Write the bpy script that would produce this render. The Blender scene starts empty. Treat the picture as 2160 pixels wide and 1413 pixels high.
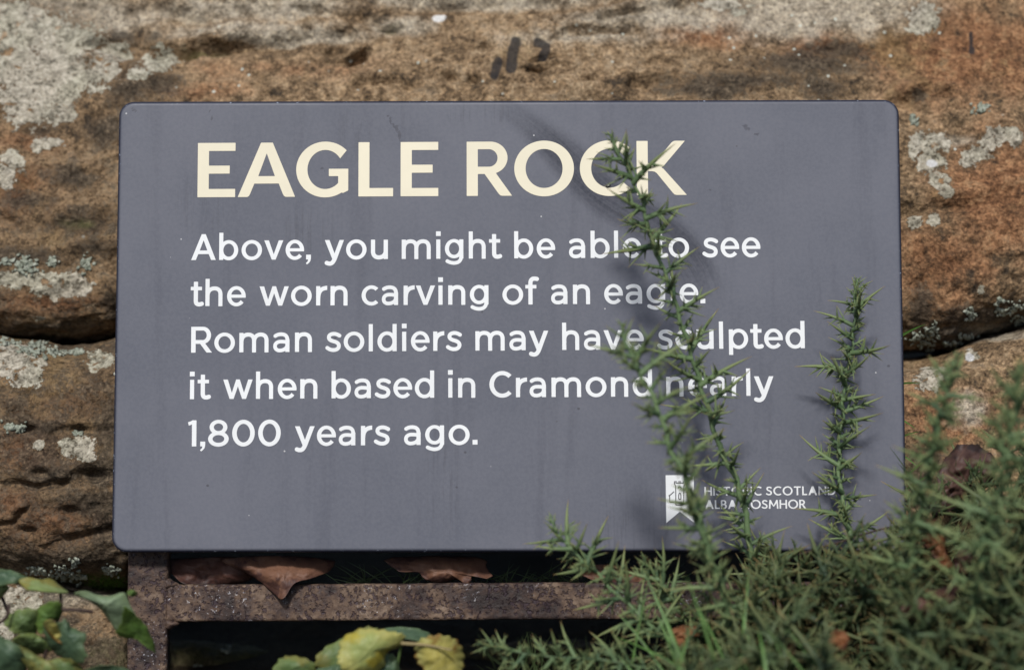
import bpy, math, random
import numpy as np
from mathutils import Vector, Matrix
from mathutils.bvhtree import BVHTree

rng = np.random.default_rng(7)
random.seed(7)
scene = bpy.context.scene
COL = scene.collection

# ------------------------------------------------------------------ camera, sky, sun, exposure
FPX = 3984.0                       # focal length in photo pixels (photo 2160 x 1413)
PCX, PCY = 1080.0, 706.5
PITCH = math.radians(12.0)
CAM = np.array([0.0, 0.0, 0.50])
RIGHT = np.array([1.0, 0, 0])
UP = np.array([0, math.sin(PITCH), math.cos(PITCH)])
FWD = np.array([0, math.cos(PITCH), -math.sin(PITCH)])

cd = bpy.data.cameras.new('camera')
cam = bpy.data.objects.new('camera', cd); COL.objects.link(cam)
cam.location = CAM
cam.rotation_euler = (math.pi / 2 - PITCH, 0, 0)
cd.sensor_width = 36.0
cd.lens = 36.0 * FPX / 2160.0
cd.clip_start = 0.02; cd.clip_end = 500.0
cd.dof.use_dof = True
cd.dof.focus_distance = 1.203
cd.dof.aperture_fstop = 3.3
cd.dof.aperture_blades = 7
scene.camera = cam

SUN_EL = math.radians(52.0)
SUN_AZ = math.radians(-10.0)       # high, behind the camera and a little to its left
world = bpy.data.worlds.new("World"); scene.world = world
world.use_nodes = True
wn = world.node_tree.nodes; wl = world.node_tree.links
bg = wn.get('Background') or wn.new('ShaderNodeBackground')
sky = wn.new('ShaderNodeTexSky'); sky.sky_type = 'NISHITA'
sky.sun_disc = False
sky.sun_elevation = SUN_EL
sky.sun_rotation = math.pi - SUN_AZ
sky.air_density = 1.0; sky.dust_density = 2.0; sky.ozone_density = 1.0
wl.new(sky.outputs[0], bg.inputs[0]); bg.inputs[1].default_value = 0.085
sd = bpy.data.lights.new('sun', 'SUN')
sd.energy = 2.9; sd.angle = math.radians(6.5); sd.color = (1.0, 0.975, 0.94)
sun = bpy.data.objects.new('sun', sd); COL.objects.link(sun)
sdir = np.array([math.sin(SUN_AZ) * math.cos(SUN_EL), -math.cos(SUN_AZ) * math.cos(SUN_EL), math.sin(SUN_EL)])
sun.rotation_euler = Vector(sdir).to_track_quat('Z', 'Y').to_euler()
sun.location = (0, -3, 3)
scene.view_settings.view_transform = 'Standard'
scene.view_settings.look = 'None'
scene.view_settings.gamma = 1.0
scene.view_settings.use_curve_mapping = False
scene.view_settings.exposure = 0.27

# ------------------------------------------------------------------ helpers
def c2w(P):
    """camera frame (x right, y up, depth) -> world"""
    P = np.asarray(P, float)
    return CAM + P[..., 0:1] * RIGHT + P[..., 1:2] * UP + P[..., 2:3] * FWD

def pc(px, py, d):
    return np.stack([(np.asarray(px, float) - PCX) / FPX * d, (PCY - np.asarray(py, float)) / FPX * d,
                     np.asarray(d, float) + 0 * np.asarray(px, float)], -1)

def at(px, py, d):
    return c2w(pc(px, py, d))

def hash3(ix, iy, iz, seed):
    h = (ix * 374761393 + iy * 668265263 + iz * 2147483647 + seed * 144269504) & 0xFFFFFFFF
    h = ((h ^ (h >> 13)) * 1274126177) & 0xFFFFFFFF
    h = ((h ^ (h >> 16)) * 2246822519) & 0xFFFFFFFF
    return ((h ^ (h >> 15)) & 0xFFFF) / 65535.0

def vnoise(P, seed=0):
    F = np.floor(P).astype(np.int64); f = P - F
    f = f * f * f * (f * (f * 6 - 15) + 10)
    x, y, z = F[..., 0], F[..., 1], F[..., 2]; r = 0
    for dx in (0, 1):
        wx = f[..., 0] if dx else 1 - f[..., 0]
        for dy in (0, 1):
            wy = f[..., 1] if dy else 1 - f[..., 1]
            for dz in (0, 1):
                wz = f[..., 2] if dz else 1 - f[..., 2]
                r = r + wx * wy * wz * hash3(x + dx, y + dy, z + dz, seed)
    return r * 2 - 1

def fbm(P, octaves=4, seed=0, rough=0.5):
    a = 1.0; s = 0; t = 0; Q = np.array(P, float)
    for o in range(octaves):
        s = s + a * vnoise(Q, seed + o * 17); t += a; a *= rough; Q = Q * 2.03 + 11.7
    return s / t

def mesh_obj(name, V, Fc, mat=None, parent=None, smooth=True, attrs=None, loc=None):
    """one mesh object; V are world points, the origin goes to loc (or stays at the parent's frame)"""
    V = np.asarray(V, float)
    if parent is not None:
        o0 = np.array(parent['_o']) if '_o' in parent else np.zeros(3)
        V = V - o0
    elif loc is not None:
        V = V - np.asarray(loc)
    me = bpy.data.meshes.new(name)
    me.from_pydata(V.tolist(), [], Fc.tolist() if isinstance(Fc, np.ndarray) else Fc)
    if smooth:
        me.polygons.foreach_set('use_smooth', [True] * len(me.polygons))
    if attrs:
        for k, a in attrs.items():
            a = np.asarray(a, np.float32)
            if a.ndim == 1:
                at_ = me.attributes.new(k, 'FLOAT', 'POINT'); at_.data.foreach_set('value', a)
            else:
                at_ = me.attributes.new(k, 'FLOAT_VECTOR', 'POINT'); at_.data.foreach_set('vector', a[:, :3].ravel())
    me.update()
    ob = bpy.data.objects.new(name, me); COL.objects.link(ob)
    if mat: me.materials.append(mat)
    if parent is not None: ob.parent = parent
    elif loc is not None: ob.location = loc
    return ob

def tag(o, label=None, cat=None, group=None, kind=None):
    if label: o['label'] = label
    if cat: o['category'] = cat
    if group: o['group'] = group
    if kind: o['kind'] = kind
    return o

ROOTS = []
def thing(name, loc, label, cat, group=None):
    o = bpy.data.objects.new(name, None); COL.objects.link(o)
    o.location = loc; o.empty_display_size = 0.02
    o['_o'] = [float(v) for v in loc]
    ROOTS.append(o)
    return tag(o, label, cat, group)

def grid_faces(nr, nc, wrap=False):
    i = np.arange(nr - 1)[:, None]; j = np.arange(nc if wrap else nc - 1)[None, :]
    j2 = (j + 1) % nc
    return np.stack([i * nc + j, i * nc + j2, (i + 1) * nc + j2, (i + 1) * nc + j], -1).reshape(-1, 4)

def smoothstep(x, a, b):
    t = np.clip((x - a) / (b - a), 0, 1); return t * t * (3 - 2 * t)

def catmull(P, n=8):
    P = np.asarray(P, float)
    Q = np.vstack([2 * P[0] - P[1], P, 2 * P[-1] - P[-2]]); out = []
    for i in range(1, len(Q) - 2):
        t = np.linspace(0, 1, n, endpoint=False)[:, None]
        p0, p1, p2, p3 = Q[i - 1], Q[i], Q[i + 1], Q[i + 2]
        out.append(0.5 * (2 * p1 + (p2 - p0) * t + (2 * p0 - 5 * p1 + 4 * p2 - p3) * t ** 2 + (3 * p1 - p0 - 3 * p2 + p3) * t ** 3))
    return np.vstack(out + [P[-1:]])

def tube(P, R, n=6):
    P = np.asarray(P, float); R = np.broadcast_to(R, (len(P),))
    T = np.gradient(P, axis=0); T /= np.linalg.norm(T, axis=1)[:, None] + 1e-12
    ref = np.array([0.31, 0.17, 0.93]) if abs(T[0] @ np.array([0.31, 0.17, 0.93])) < 0.9 else np.array([1.0, 0, 0])
    N = np.cross(T, ref); N /= np.linalg.norm(N, axis=1)[:, None]
    B = np.cross(T, N)
    a = np.arange(n) / n * 2 * math.pi
    V = P[:, None] + R[:, None, None] * (np.cos(a)[None, :, None] * N[:, None] + np.sin(a)[None, :, None] * B[:, None])
    return V.reshape(-1, 3), grid_faces(len(P), n, True)

class MB:
    def __init__(s): s.V = []; s.F = []; s.A = {}; s.n = 0
    def add(s, V, F, **attrs):
        V = np.asarray(V, float)
        s.V.append(V)
        for f in F: s.F.append([int(i) + s.n for i in f])
        for k, a in attrs.items(): s.A.setdefault(k, []).append(np.broadcast_to(np.asarray(a, float), (len(V),)))
        s.n += len(V)
    def obj(s, name, mat, parent=None, smooth=True, loc=None):
        return mesh_obj(name, np.vstack(s.V), s.F, mat, parent, smooth, {k: np.concatenate(a) for k, a in s.A.items()}, loc)

# ------------------------------------------------------------------ material helper
class M:
    def __init__(s, name, rough=0.8, spec=0.3):
        s.m = bpy.data.materials.new(name); s.m.use_nodes = True
        s.t = s.m.node_tree; s.b = s.t.nodes['Principled BSDF']
        s.b.inputs['Roughness'].default_value = rough
        s.b.inputs['Specular IOR Level'].default_value = spec
        s.tc = s.t.nodes.new('ShaderNodeTexCoord')
    def put(s, sock, v):
        if isinstance(v, (int, float)): 
            if sock.type == 'RGBA': sock.default_value = (v, v, v, 1)
            elif sock.type == 'VECTOR': sock.default_value = (v, v, v)
            else: sock.default_value = v
        elif isinstance(v, (tuple, list)):
            sock.default_value = (tuple(v) + (1,))[:4] if sock.type == 'RGBA' else tuple(v)
        else: s.t.links.new(v, sock)
    @property
    def P(s): return s.tc.outputs['Object']
    def attr(s, name, vec=False):
        n = s.t.nodes.new('ShaderNodeAttribute'); n.attribute_name = name
        return n.outputs['Vector'] if vec else n.outputs['Fac']
    def sep(s, v):
        n = s.t.nodes.new('ShaderNodeSeparateXYZ'); s.put(n.inputs[0], v); return n.outputs
    def noise(s, scale, detail=6, rough=0.55, vec=None, dist=0.0):
        n = s.t.nodes.new('ShaderNodeTexNoise')
        s.put(n.inputs['Vector'], vec if vec is not None else s.P)
        n.inputs['Scale'].default_value = scale; n.inputs['Detail'].default_value = detail
        n.inputs['Roughness'].default_value = rough; n.inputs['Distortion'].default_value = dist
        return n.outputs['Fac']
    def voro(s, scale, vec=None, out='Distance', rnd=1.0):
        n = s.t.nodes.new('ShaderNodeTexVoronoi'); s.put(n.inputs['Vector'], vec if vec is not None else s.P)
        n.inputs['Scale'].default_value = scale; n.inputs['Randomness'].default_value = rnd
        return n.outputs[out]
    def mapv(s, scale, vec=None):
        n = s.t.nodes.new('ShaderNodeMapping'); s.put(n.inputs['Vector'], vec if vec is not None else s.P)
        n.inputs['Scale'].default_value = scale; return n.outputs[0]
    def mth(s, op, a, b=0.0, clamp=False):
        n = s.t.nodes.new('ShaderNodeMath'); n.operation = op; n.use_clamp = clamp
        s.put(n.inputs[0], a); s.put(n.inputs[1], b); return n.outputs[0]
    def add(s, *v):
        r = v[0]
        for x in v[1:]: r = s.mth('ADD', r, x)
        return r
    def mul(s, *v):
        r = v[0]
        for x in v[1:]: r = s.mth('MULTIPLY', r, x)
        return r
    def cen(s, v, k):                      # (v-0.5)*k
        return s.mth('MULTIPLY', s.mth('SUBTRACT', v, 0.5), k)
    def ss(s, x, lo, hi, a=0.0, b=1.0):
        n = s.t.nodes.new('ShaderNodeMapRange'); n.interpolation_type = 'SMOOTHSTEP'
        s.put(n.inputs['Value'], x); n.inputs['From Min'].default_value = lo; n.inputs['From Max'].default_value = hi
        n.inputs['To Min'].default_value = a; n.inputs['To Max'].default_value = b
        return n.outputs[0]
    def ramp(s, fac, stops):
        n = s.t.nodes.new('ShaderNodeValToRGB'); s.put(n.inputs[0], fac)
        e = n.color_ramp.elements
        while len(e) < len(stops): e.new(0.5)
        for k, (p, c) in enumerate(stops): e[k].position = p; e[k].color = (*c, 1)
        return n.outputs[0]
    def mix(s, fac, a, b, mode='MIX'):
        n = s.t.nodes.new('ShaderNodeMix'); n.data_type = 'RGBA'; n.blend_type = mode
        s.put(n.inputs[0], fac); s.put(n.inputs[6], a); s.put(n.inputs[7], b); return n.outputs[2]
    def color(s, c): s.put(s.b.inputs['Base Color'], c); return s
    def rough(s, r): s.put(s.b.inputs['Roughness'], r); return s
    def bump(s, h, dist=0.002, strength=1.0, prev=None):
        n = s.t.nodes.new('ShaderNodeBump'); n.inputs['Distance'].default_value = dist
        n.inputs['Strength'].default_value = strength; s.put(n.inputs['Height'], h)
        if prev is not None: s.t.links.new(prev, n.inputs['Normal'])
        s.t.links.new(n.outputs[0], s.b.inputs['Normal']); return n.outputs[0]
    def trans(s, w, col):                   # thin leaf: some light through
        t = s.t.nodes.new('ShaderNodeBsdfTranslucent'); s.put(t.inputs[0], col)
        mx = s.t.nodes.new('ShaderNodeMixShader'); mx.inputs[0].default_value = w
        s.t.links.new(s.b.outputs[0], mx.inputs[1]); s.t.links.new(t.outputs[0], mx.inputs[2])
        out = s.t.nodes['Material Output']; s.t.links.new(mx.outputs[0], out.inputs[0]); return s

# rock --------------------------------------------------------------
def rock_material():
    m = M('weathered_sandstone', 0.9, 0.15)
    z = m.sep(m.attr('zones', True)); q = m.sep(m.attr('marks', True)); e = m.sep(m.attr('marks_more', True))
    n0 = m.noise(9, 5, 0.6); n1 = m.noise(32, 7, 0.6); n2 = m.noise(120, 8, 0.65)
    n3 = m.noise(430, 6, 0.65); n4 = m.noise(1300, 3, 0.6)
    band = m.noise(19, 7, 0.6, m.mapv((0.9, 1.1, 1.15)))
    b1 = m.noise(38, 2, 0.5); b2 = m.noise(125, 3, 0.5)
    base = m.ramp(m.add(0.5, m.cen(n1, 1.2), m.cen(n2, 1.6), m.cen(band, 0.6), m.cen(n3, 0.8)),
                  [(0.12, (0.055, 0.041, 0.028)), (0.34, (0.138, 0.092, 0.052)), (0.5, (0.218, 0.148, 0.086)),
                   (0.66, (0.285, 0.203, 0.122)), (0.9, (0.38, 0.29, 0.19))])
    rustc = m.ramp(m.add(0.5, m.cen(n1, 1.2), m.cen(n2, 1.7), m.cen(n3, 0.8)),
                   [(0.1, (0.065, 0.032, 0.018)), (0.38, (0.15, 0.073, 0.036)), (0.58, (0.225, 0.115, 0.058)), (0.85, (0.34, 0.20, 0.105))])
    c = m.mix(m.ss(m.add(z[0], m.cen(n1, 1.6), m.cen(n2, 1.0), m.cen(band, 0.6)), 0.15, 0.85), base, rustc)
    ochre = m.ramp(n2, [(0.3, (0.13, 0.085, 0.038)), (0.7, (0.26, 0.18, 0.09))])
    c = m.mix(m.ss(m.add(n0, m.cen(band, 1.1), m.cen(n2, 0.5)), 0.6, 0.8, 0, 0.65), c, ochre)
    greyc = m.ramp(m.add(0.5, m.cen(n1, 1.0), m.cen(n2, 1.5), m.cen(n3, 0.7)),
                   [(0.2, (0.18, 0.15, 0.11)), (0.5, (0.34, 0.295, 0.225)), (0.8, (0.46, 0.41, 0.325))])
    c = m.mix(m.ss(m.add(z[1], m.cen(n1, 0.6), m.cen(n2, 0.45)), 0.18, 0.62, 0, 0.92), c, greyc)
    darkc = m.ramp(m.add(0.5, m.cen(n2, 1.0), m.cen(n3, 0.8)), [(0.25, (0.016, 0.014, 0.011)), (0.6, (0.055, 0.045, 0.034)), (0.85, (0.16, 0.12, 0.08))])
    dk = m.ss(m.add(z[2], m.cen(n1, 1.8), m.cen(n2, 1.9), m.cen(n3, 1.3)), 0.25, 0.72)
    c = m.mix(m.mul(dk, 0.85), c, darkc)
    # grain of the stone
    vg = m.sep(m.voro(620, out='Color'))[0]; vg2 = m.sep(m.voro(330, out='Color'))[0]
    c = m.mix(1.0, c, m.ramp(m.add(m.mul(n3, 0.4), m.mul(n4, 0.2), m.cen(vg, 0.16), m.cen(vg2, 0.1), 0.2), [(0.34, (0.36, 0.34, 0.32)), (0.5, (0.92, 0.92, 0.92)), (0.66, (1.5, 1.46, 1.38))]), 'MULTIPLY')
    # green algal tint, plus shade painted into the opening under the crossbar
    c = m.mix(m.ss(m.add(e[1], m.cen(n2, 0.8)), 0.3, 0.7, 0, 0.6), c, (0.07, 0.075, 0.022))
    # pale crust lichens with ragged, lobed edges
    lf = m.add(q[0], m.cen(n1, 0.7), m.cen(n2, 1.2), m.cen(n3, 0.6))
    lm = m.ss(lf, 0.46, 0.54)
    hole = m.ss(m.add(m.noise(95, 4, 0.6, None, 0.5), m.cen(n3, 0.35)), 0.66, 0.6)
    lm = m.mul(lm, m.mix(m.ss(q[0], 0.5, 0.75), 1.0, hole))
    lcol = m.ramp(m.add(0.5, m.cen(n2, 1.5), m.cen(n3, 1.2), m.cen(vg, 0.4), m.cen(vg2, 0.45)),
                  [(0.1, (0.13, 0.115, 0.085)), (0.42, (0.37, 0.335, 0.265)), (0.62, (0.45, 0.405, 0.32)), (0.85, (0.6, 0.55, 0.45))])
    lcol = m.mix(m.ss(m.noise(20, 3), 0.4, 0.62, 0, 0.5), lcol, m.mix(0.75, lcol, (0.72, 0.80, 0.70), 'MULTIPLY'))
    c = m.mix(m.mul(lm, 0.94), c, lcol)
    rim = m.mul(m.ss(lf, 0.40, 0.46), m.mth('SUBTRACT', 1.0, lm))
    c = m.mix(m.mul(rim, 0.35), c, (0.36, 0.22, 0.11))
    # white paint like specks of lichen
    wv = m.voro(95); wmask = m.mth('MULTIPLY', m.ss(m.add(wv, m.cen(n2, 0.12)), 0.13, 0.09), m.ss(m.add(m.noise(22, 2), m.mul(e[0], 0.25)), 0.62, 0.68))
    c = m.mix(m.mul(wmask, 0.8), c, (0.5, 0.52, 0.45))
    wf = m.ss(m.add(q[2], m.cen(n2, 0.6)), 0.42, 0.55)
    c = m.mix(wf, c, m.ramp(n3, [(0.3, (0.5, 0.49, 0.47)), (0.7, (0.72, 0.72, 0.7))]))
    # black paint strokes
    pf = m.ss(m.add(q[1], m.cen(n2, 0.6), m.cen(n3, 0.35)), 0.35, 0.6, 0, 0.88)
    c = m.mix(pf, c, (0.022, 0.022, 0.024))
    m.color(c)
    h = m.add(m.mul(b1, 1.1), m.mul(b2, 0.6), m.mul(n3, 0.10), m.mul(vg, 0.035), m.mul(vg2, 0.05), m.mul(lm, 0.16, n3, 1.4))
    m.bump(h, 0.008, 1.0)
    return m.m

def rust_material():
    m = M('rusted_iron', 0.72, 0.35)
    n1 = m.noise(60, 6, 0.6); n2 = m.noise(260, 6, 0.65); n3 = m.noise(900, 3)
    c = m.ramp(m.add(0.5, m.cen(m.noise(24, 4), 1.6), m.cen(n1, 1.8), m.cen(n2, 1.0)),
               [(0.15, (0.02, 0.013, 0.012)), (0.42, (0.05, 0.031, 0.025)), (0.64, (0.098, 0.062, 0.042)), (0.92, (0.19, 0.135, 0.095))])
    pits = m.ss(m.add(m.noise(300, 4, 0.6), m.cen(n1, 0.4)), 0.54, 0.64)
    c = m.mix(m.mul(pits, 0.75), c, (0.03, 0.018, 0.026))
    fl = m.mul(m.ss(m.noise(480, 4, 0.7), 0.59, 0.66), m.ss(m.noise(40, 4), 0.48, 0.62))
    c = m.mix(m.mul(fl, 0.85), c, m.ramp(n3, [(0.35, (0.18, 0.2, 0.28)), (0.6, (0.55, 0.53, 0.52))]))
    m.color(c)
    m.rough(m.ss(n2, 0.3, 0.7, 0.45, 0.85))
    m.bump(m.add(m.mul(n1, 0.6), m.mul(n2, 0.6), m.mul(pits, -0.5), m.mul(n3, 0.12)), 0.0018, 0.9)
    return m.m

def panel_material():
    m = M('painted_sign_metal', 0.42, 0.22)
    sm = m.sep(m.attr('smear', True))          # x: mask, y: across the wipe, z: along it
    n = m.noise(14, 4); f = m.noise(500, 3)
    c = m.mix(m.ss(n, 0.3, 0.7), (0.094, 0.100, 0.124), (0.112, 0.117, 0.142))
    c = m.mix(m.ss(m.noise(9, 6, 0.6, m.mapv((9, 1, 0.7)), 0.2), 0.5, 0.75, 0, 0.35), c, (0.06, 0.064, 0.084))
    st = m.noise(1.0, 5, 0.7, m.mapv((1, 95, 2.2), m.attr('smear', True)))
    c = m.mix(m.mul(sm[0], m.ss(st, 0.34, 0.62, 0.6, 1.0)), c, (0.022, 0.025, 0.038))
    # drips, scuffs, specks and gorse shadow painted in by the logo
    d = m.sep(m.attr('scuff_shadow', True))
    c = m.mix(m.mul(m.ss(m.add(d[0], m.cen(m.noise(260, 4), 0.9)), 0.4, 0.62), 0.6), c, (0.045, 0.046, 0.058))
    c = m.mix(m.mul(d[1], m.ss(m.noise(30, 6, 0.7, m.mapv((12, 1, 0.6))), 0.46, 0.66, 0, 0.55)), c, (0.05, 0.052, 0.065))
    v = m.voro(85)
    sp = m.mul(m.ss(v, 0.055, 0.035), m.ss(m.noise(37, 1), 0.6, 0.64))
    c = m.mix(m.mul(sp, 0.75), c, (0.55, 0.55, 0.55))
    v2 = m.voro(60, m.mapv((1, 1, 1.3)))
    sp2 = m.mul(m.ss(v2, 0.07, 0.045), m.ss(m.noise(29, 1), 0.58, 0.64))
    c = m.mix(m.mul(sp2, 0.6), c, (0.03, 0.03, 0.035))
    c = m.mix(m.ss(f, 0.3, 0.7, 0, 0.12), c, (0.2, 0.2, 0.22))
    # worn, darker blue-black edge of the folded tray with chips
    edge = m.attr('edge')
    c = m.mix(m.mul(edge, 0.95), c, (0.012, 0.015, 0.03))
    chip = m.mul(edge, m.ss(m.noise(420, 4, 0.7), 0.62, 0.68))
    c = m.mix(m.mul(chip, 0.8), c, (0.3, 0.34, 0.42))
    m.color(c); m.rough(m.ss(m.noise(22, 6), 0.3, 0.7, 0.44, 0.56))
    m.bump(m.add(f, m.mul(m.noise(60, 3), 1.0)), 0.0001, 0.35)
    return m.m

def plain(name, col, rough=0.6, spec=0.3, var=0.1, scale=60):
    m = M(name, rough, spec)
    m.color(m.mix(m.ss(m.noise(scale, 4), 0.3, 0.7), tuple(c * (1 - var) for c in col), tuple(min(1, c * (1 + var)) for c in col)))
    return m.m

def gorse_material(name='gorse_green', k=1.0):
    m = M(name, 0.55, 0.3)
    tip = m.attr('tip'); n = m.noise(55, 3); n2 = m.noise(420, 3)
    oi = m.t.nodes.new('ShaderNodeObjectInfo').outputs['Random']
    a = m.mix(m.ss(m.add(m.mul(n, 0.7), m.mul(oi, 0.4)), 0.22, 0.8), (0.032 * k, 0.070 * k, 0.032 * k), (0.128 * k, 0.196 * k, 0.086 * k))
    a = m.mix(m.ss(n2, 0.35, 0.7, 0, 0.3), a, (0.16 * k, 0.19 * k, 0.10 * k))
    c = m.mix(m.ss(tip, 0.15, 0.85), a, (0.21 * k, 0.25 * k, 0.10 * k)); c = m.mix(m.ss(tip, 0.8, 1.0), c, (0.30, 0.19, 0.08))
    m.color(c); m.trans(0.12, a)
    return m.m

def leaf_material(name, inner, outer, vein, blot=None, tr=0.25, rough=0.5):
    m = M(name, rough, 0.35)
    r = m.attr('rad'); v = m.attr('vein'); n = m.noise(70, 5, 0.6); n2 = m.noise(420, 4, 0.65)
    c = m.mix(m.ss(m.add(r, m.cen(n, 1.3)), 0.3, 1.05), inner, outer)
    c = m.mix(m.mul(m.ss(n2, 0.4, 0.7), 0.35), c, tuple(x * 0.55 for x in inner))
    if blot: c = m.mix(m.ss(m.add(m.noise(38, 5, 0.65), m.mul(r, 0.16)), 0.62, 0.7, 0, 0.9), c, blot)
    c = m.mix(m.mul(v, 0.42), c, vein)
    m.color(c); m.trans(tr, c)
    m.bump(m.add(m.mul(v, -0.3), m.mul(n2, 0.3), m.mul(n, 0.6)), 0.001, 0.7)
    return m.m

ROCK = rock_material(); RUST = rust_material(); PANEL = panel_material()
WHITE = plain('white_vinyl', (0.685, 0.70, 0.705), 0.5, 0.25, 0.035, 25)
CREAM = plain('cream_vinyl', (0.68, 0.63, 0.485), 0.5, 0.25, 0.035, 25)
INK = plain('grey_ink', (0.06, 0.06, 0.07), 0.5, 0.3)
GORSE = gorse_material(); GORSE_DARK = gorse_material('gorse_shade_green', 0.56)  # second copy is darker: undergrowth shade put into the colour
DRYSTEM = plain('dry_stem', (0.24, 0.19, 0.09), 0.7)
TWIG = plain('dark_twig', (0.045, 0.03, 0.025), 0.7, 0.2, 0.3, 200)
def lichen_clump_material():
    m = M('leafy_lichen', 0.85, 0.15)
    n = m.noise(300, 4); m.color(m.ramp(n, [(0.25, (0.10, 0.115, 0.085)), (0.55, (0.27, 0.29, 0.235)), (0.8, (0.42, 0.43, 0.37))])); m.bump(n, 0.0008, 0.7); return m.m
LICHEN = lichen_clump_material()
MOSS = plain('moss_green', (0.05, 0.085, 0.012), 0.9, 0.1, 0.4, 300)
GRASS = plain('grass_green', (0.06, 0.125, 0.026), 0.5, 0.3, 0.3, 60)
GRASSD = plain('dull_grass', (0.04, 0.06, 0.022), 0.6, 0.3, 0.5, 60)
def soil_material():
    m = M('dark_soil', 0.95, 0.1)
    n = m.noise(40, 8, 0.65); n2 = m.noise(230, 6, 0.65)
    m.color(m.ramp(m.add(m.mul(n, 0.6), m.mul(n2, 0.4)), [(0.3, (0.012, 0.009, 0.006)), (0.55, (0.04, 0.03, 0.018)), (0.75, (0.085, 0.062, 0.035))]))
    m.bump(m.add(n, m.mul(n2, 0.4)), 0.01, 0.8); return m.m
SOIL = soil_material()
DEAD = [leaf_material('dead_leaf_tan', (0.165, 0.08, 0.047), (0.12, 0.055, 0.034), (0.09, 0.042, 0.027), (0.05, 0.022, 0.018), 0.1, 0.6),
        leaf_material('dead_leaf_russet', (0.088, 0.038, 0.027), (0.06, 0.026, 0.02), (0.10, 0.052, 0.036), (0.03, 0.014, 0.012), 0.1, 0.6),
        leaf_material('dead_leaf_dark', (0.075, 0.038, 0.03), (0.045, 0.024, 0.02), (0.11, 0.06, 0.04), (0.02, 0.012, 0.011), 0.08, 0.6),
        leaf_material('dead_leaf_orange', (0.21, 0.085, 0.032), (0.16, 0.06, 0.025), (0.23, 0.12, 0.06), (0.08, 0.03, 0.015), 0.15, 0.6)]
LEAF = {'green': leaf_material('leaf_green', (0.115, 0.18, 0.06), (0.19, 0.24, 0.07), (0.15, 0.20, 0.10), (0.2, 0.19, 0.05), 0.3),
        'bright': leaf_material('leaf_bright_green', (0.10, 0.185, 0.04), (0.15, 0.24, 0.05), (0.15, 0.22, 0.08), None, 0.35),
        'grey': leaf_material('leaf_grey_green', (0.19, 0.255, 0.155), (0.18, 0.24, 0.12), (0.2, 0.26, 0.14), None, 0.2),  # upper half of one leaf, its sheen put into the colour
        'dark': leaf_material('leaf_dark_green', (0.055, 0.098, 0.055), (0.085, 0.13, 0.06), (0.10, 0.15, 0.085), None, 0.2),
        'pale': leaf_material('leaf_pale_green', (0.23, 0.30, 0.11), (0.19, 0.25, 0.08), (0.26, 0.3, 0.14), (0.24, 0.21, 0.05), 0.3),
        'lime': leaf_material('leaf_yellowing', (0.32, 0.37, 0.12), (0.44, 0.41, 0.12), (0.36, 0.37, 0.14), (0.42, 0.35, 0.045), 0.3),
        'yellow': leaf_material('leaf_yellow', (0.46, 0.40, 0.10), (0.38, 0.36, 0.11), (0.42, 0.38, 0.16), (0.26, 0.12, 0.03), 0.3)}

# ------------------------------------------------------------------ ground
def ground_h(x, y):
    bank = 0.10 * smoothstep(x, 0.10, 0.34) * smoothstep(y, 0.92, 1.12) * (1 - 0.6 * smoothstep(y, 1.6, 2.4))
    return bank + 0.012 * fbm(np.stack([x * 9, y * 9, 0 * x], -1), 4, 3)
gx = np.concatenate([np.linspace(-60, -1.0, 14)[:-1], np.linspace(-1.0, 1.0, 161), np.linspace(1.0, 60, 14)[1:]])
gy = np.concatenate([np.linspace(-60, -0.2, 14)[:-1], np.linspace(-0.2, 2.0, 175), np.linspace(2.0, 60, 14)[1:]])
GX, GY = np.meshgrid(gx, gy)
V = np.stack([GX, GY, ground_h(GX, GY)], -1).reshape(-1, 3)
tag(mesh_obj('ground', V, grid_faces(len(gy), len(gx)), SOIL), kind='structure')

# ------------------------------------------------------------------ rock beds
def blobs(px, py, L):
    """soft ellipses: 1 in the centre, 0.5 on the outline, falling on outside"""
    r = np.zeros_like(px)
    for b in L:
        x, y, rx, ry = b[:4]; s = b[4] if len(b) > 4 else 1.0
        d = np.sqrt(((px - x) / rx) ** 2 + ((py - y) / ry) ** 2)
        r = np.maximum(r, np.clip(1 - 0.5 * d, 0, 1) * s)
    return r

def seg_d(px, py, P):
    """distance to polyline and signed side (positive = above in picture)"""
    P = np.asarray(P, float); D = np.full(px.shape, 1e9); S = np.zeros(px.shape); U = np.zeros(px.shape); acc = 0.0
    for (x0, y0), (x1, y1) in zip(P[:-1], P[1:]):
        dx, dy = x1 - x0, y1 - y0; L = math.hypot(dx, dy)
        t = np.clip(((px - x0) * dx + (py - y0) * dy) / L ** 2, 0, 1)
        ex, ey = px - x0 - t * dx, py - y0 - t * dy
        d = np.hypot(ex, ey); s = (ex * dy - ey * dx) / L
        m = d < D; D = np.where(m, d, D); S = np.where(m, s, S); U = np.where(m, acc + t * L, U); acc += L
    return D, S, U

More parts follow.
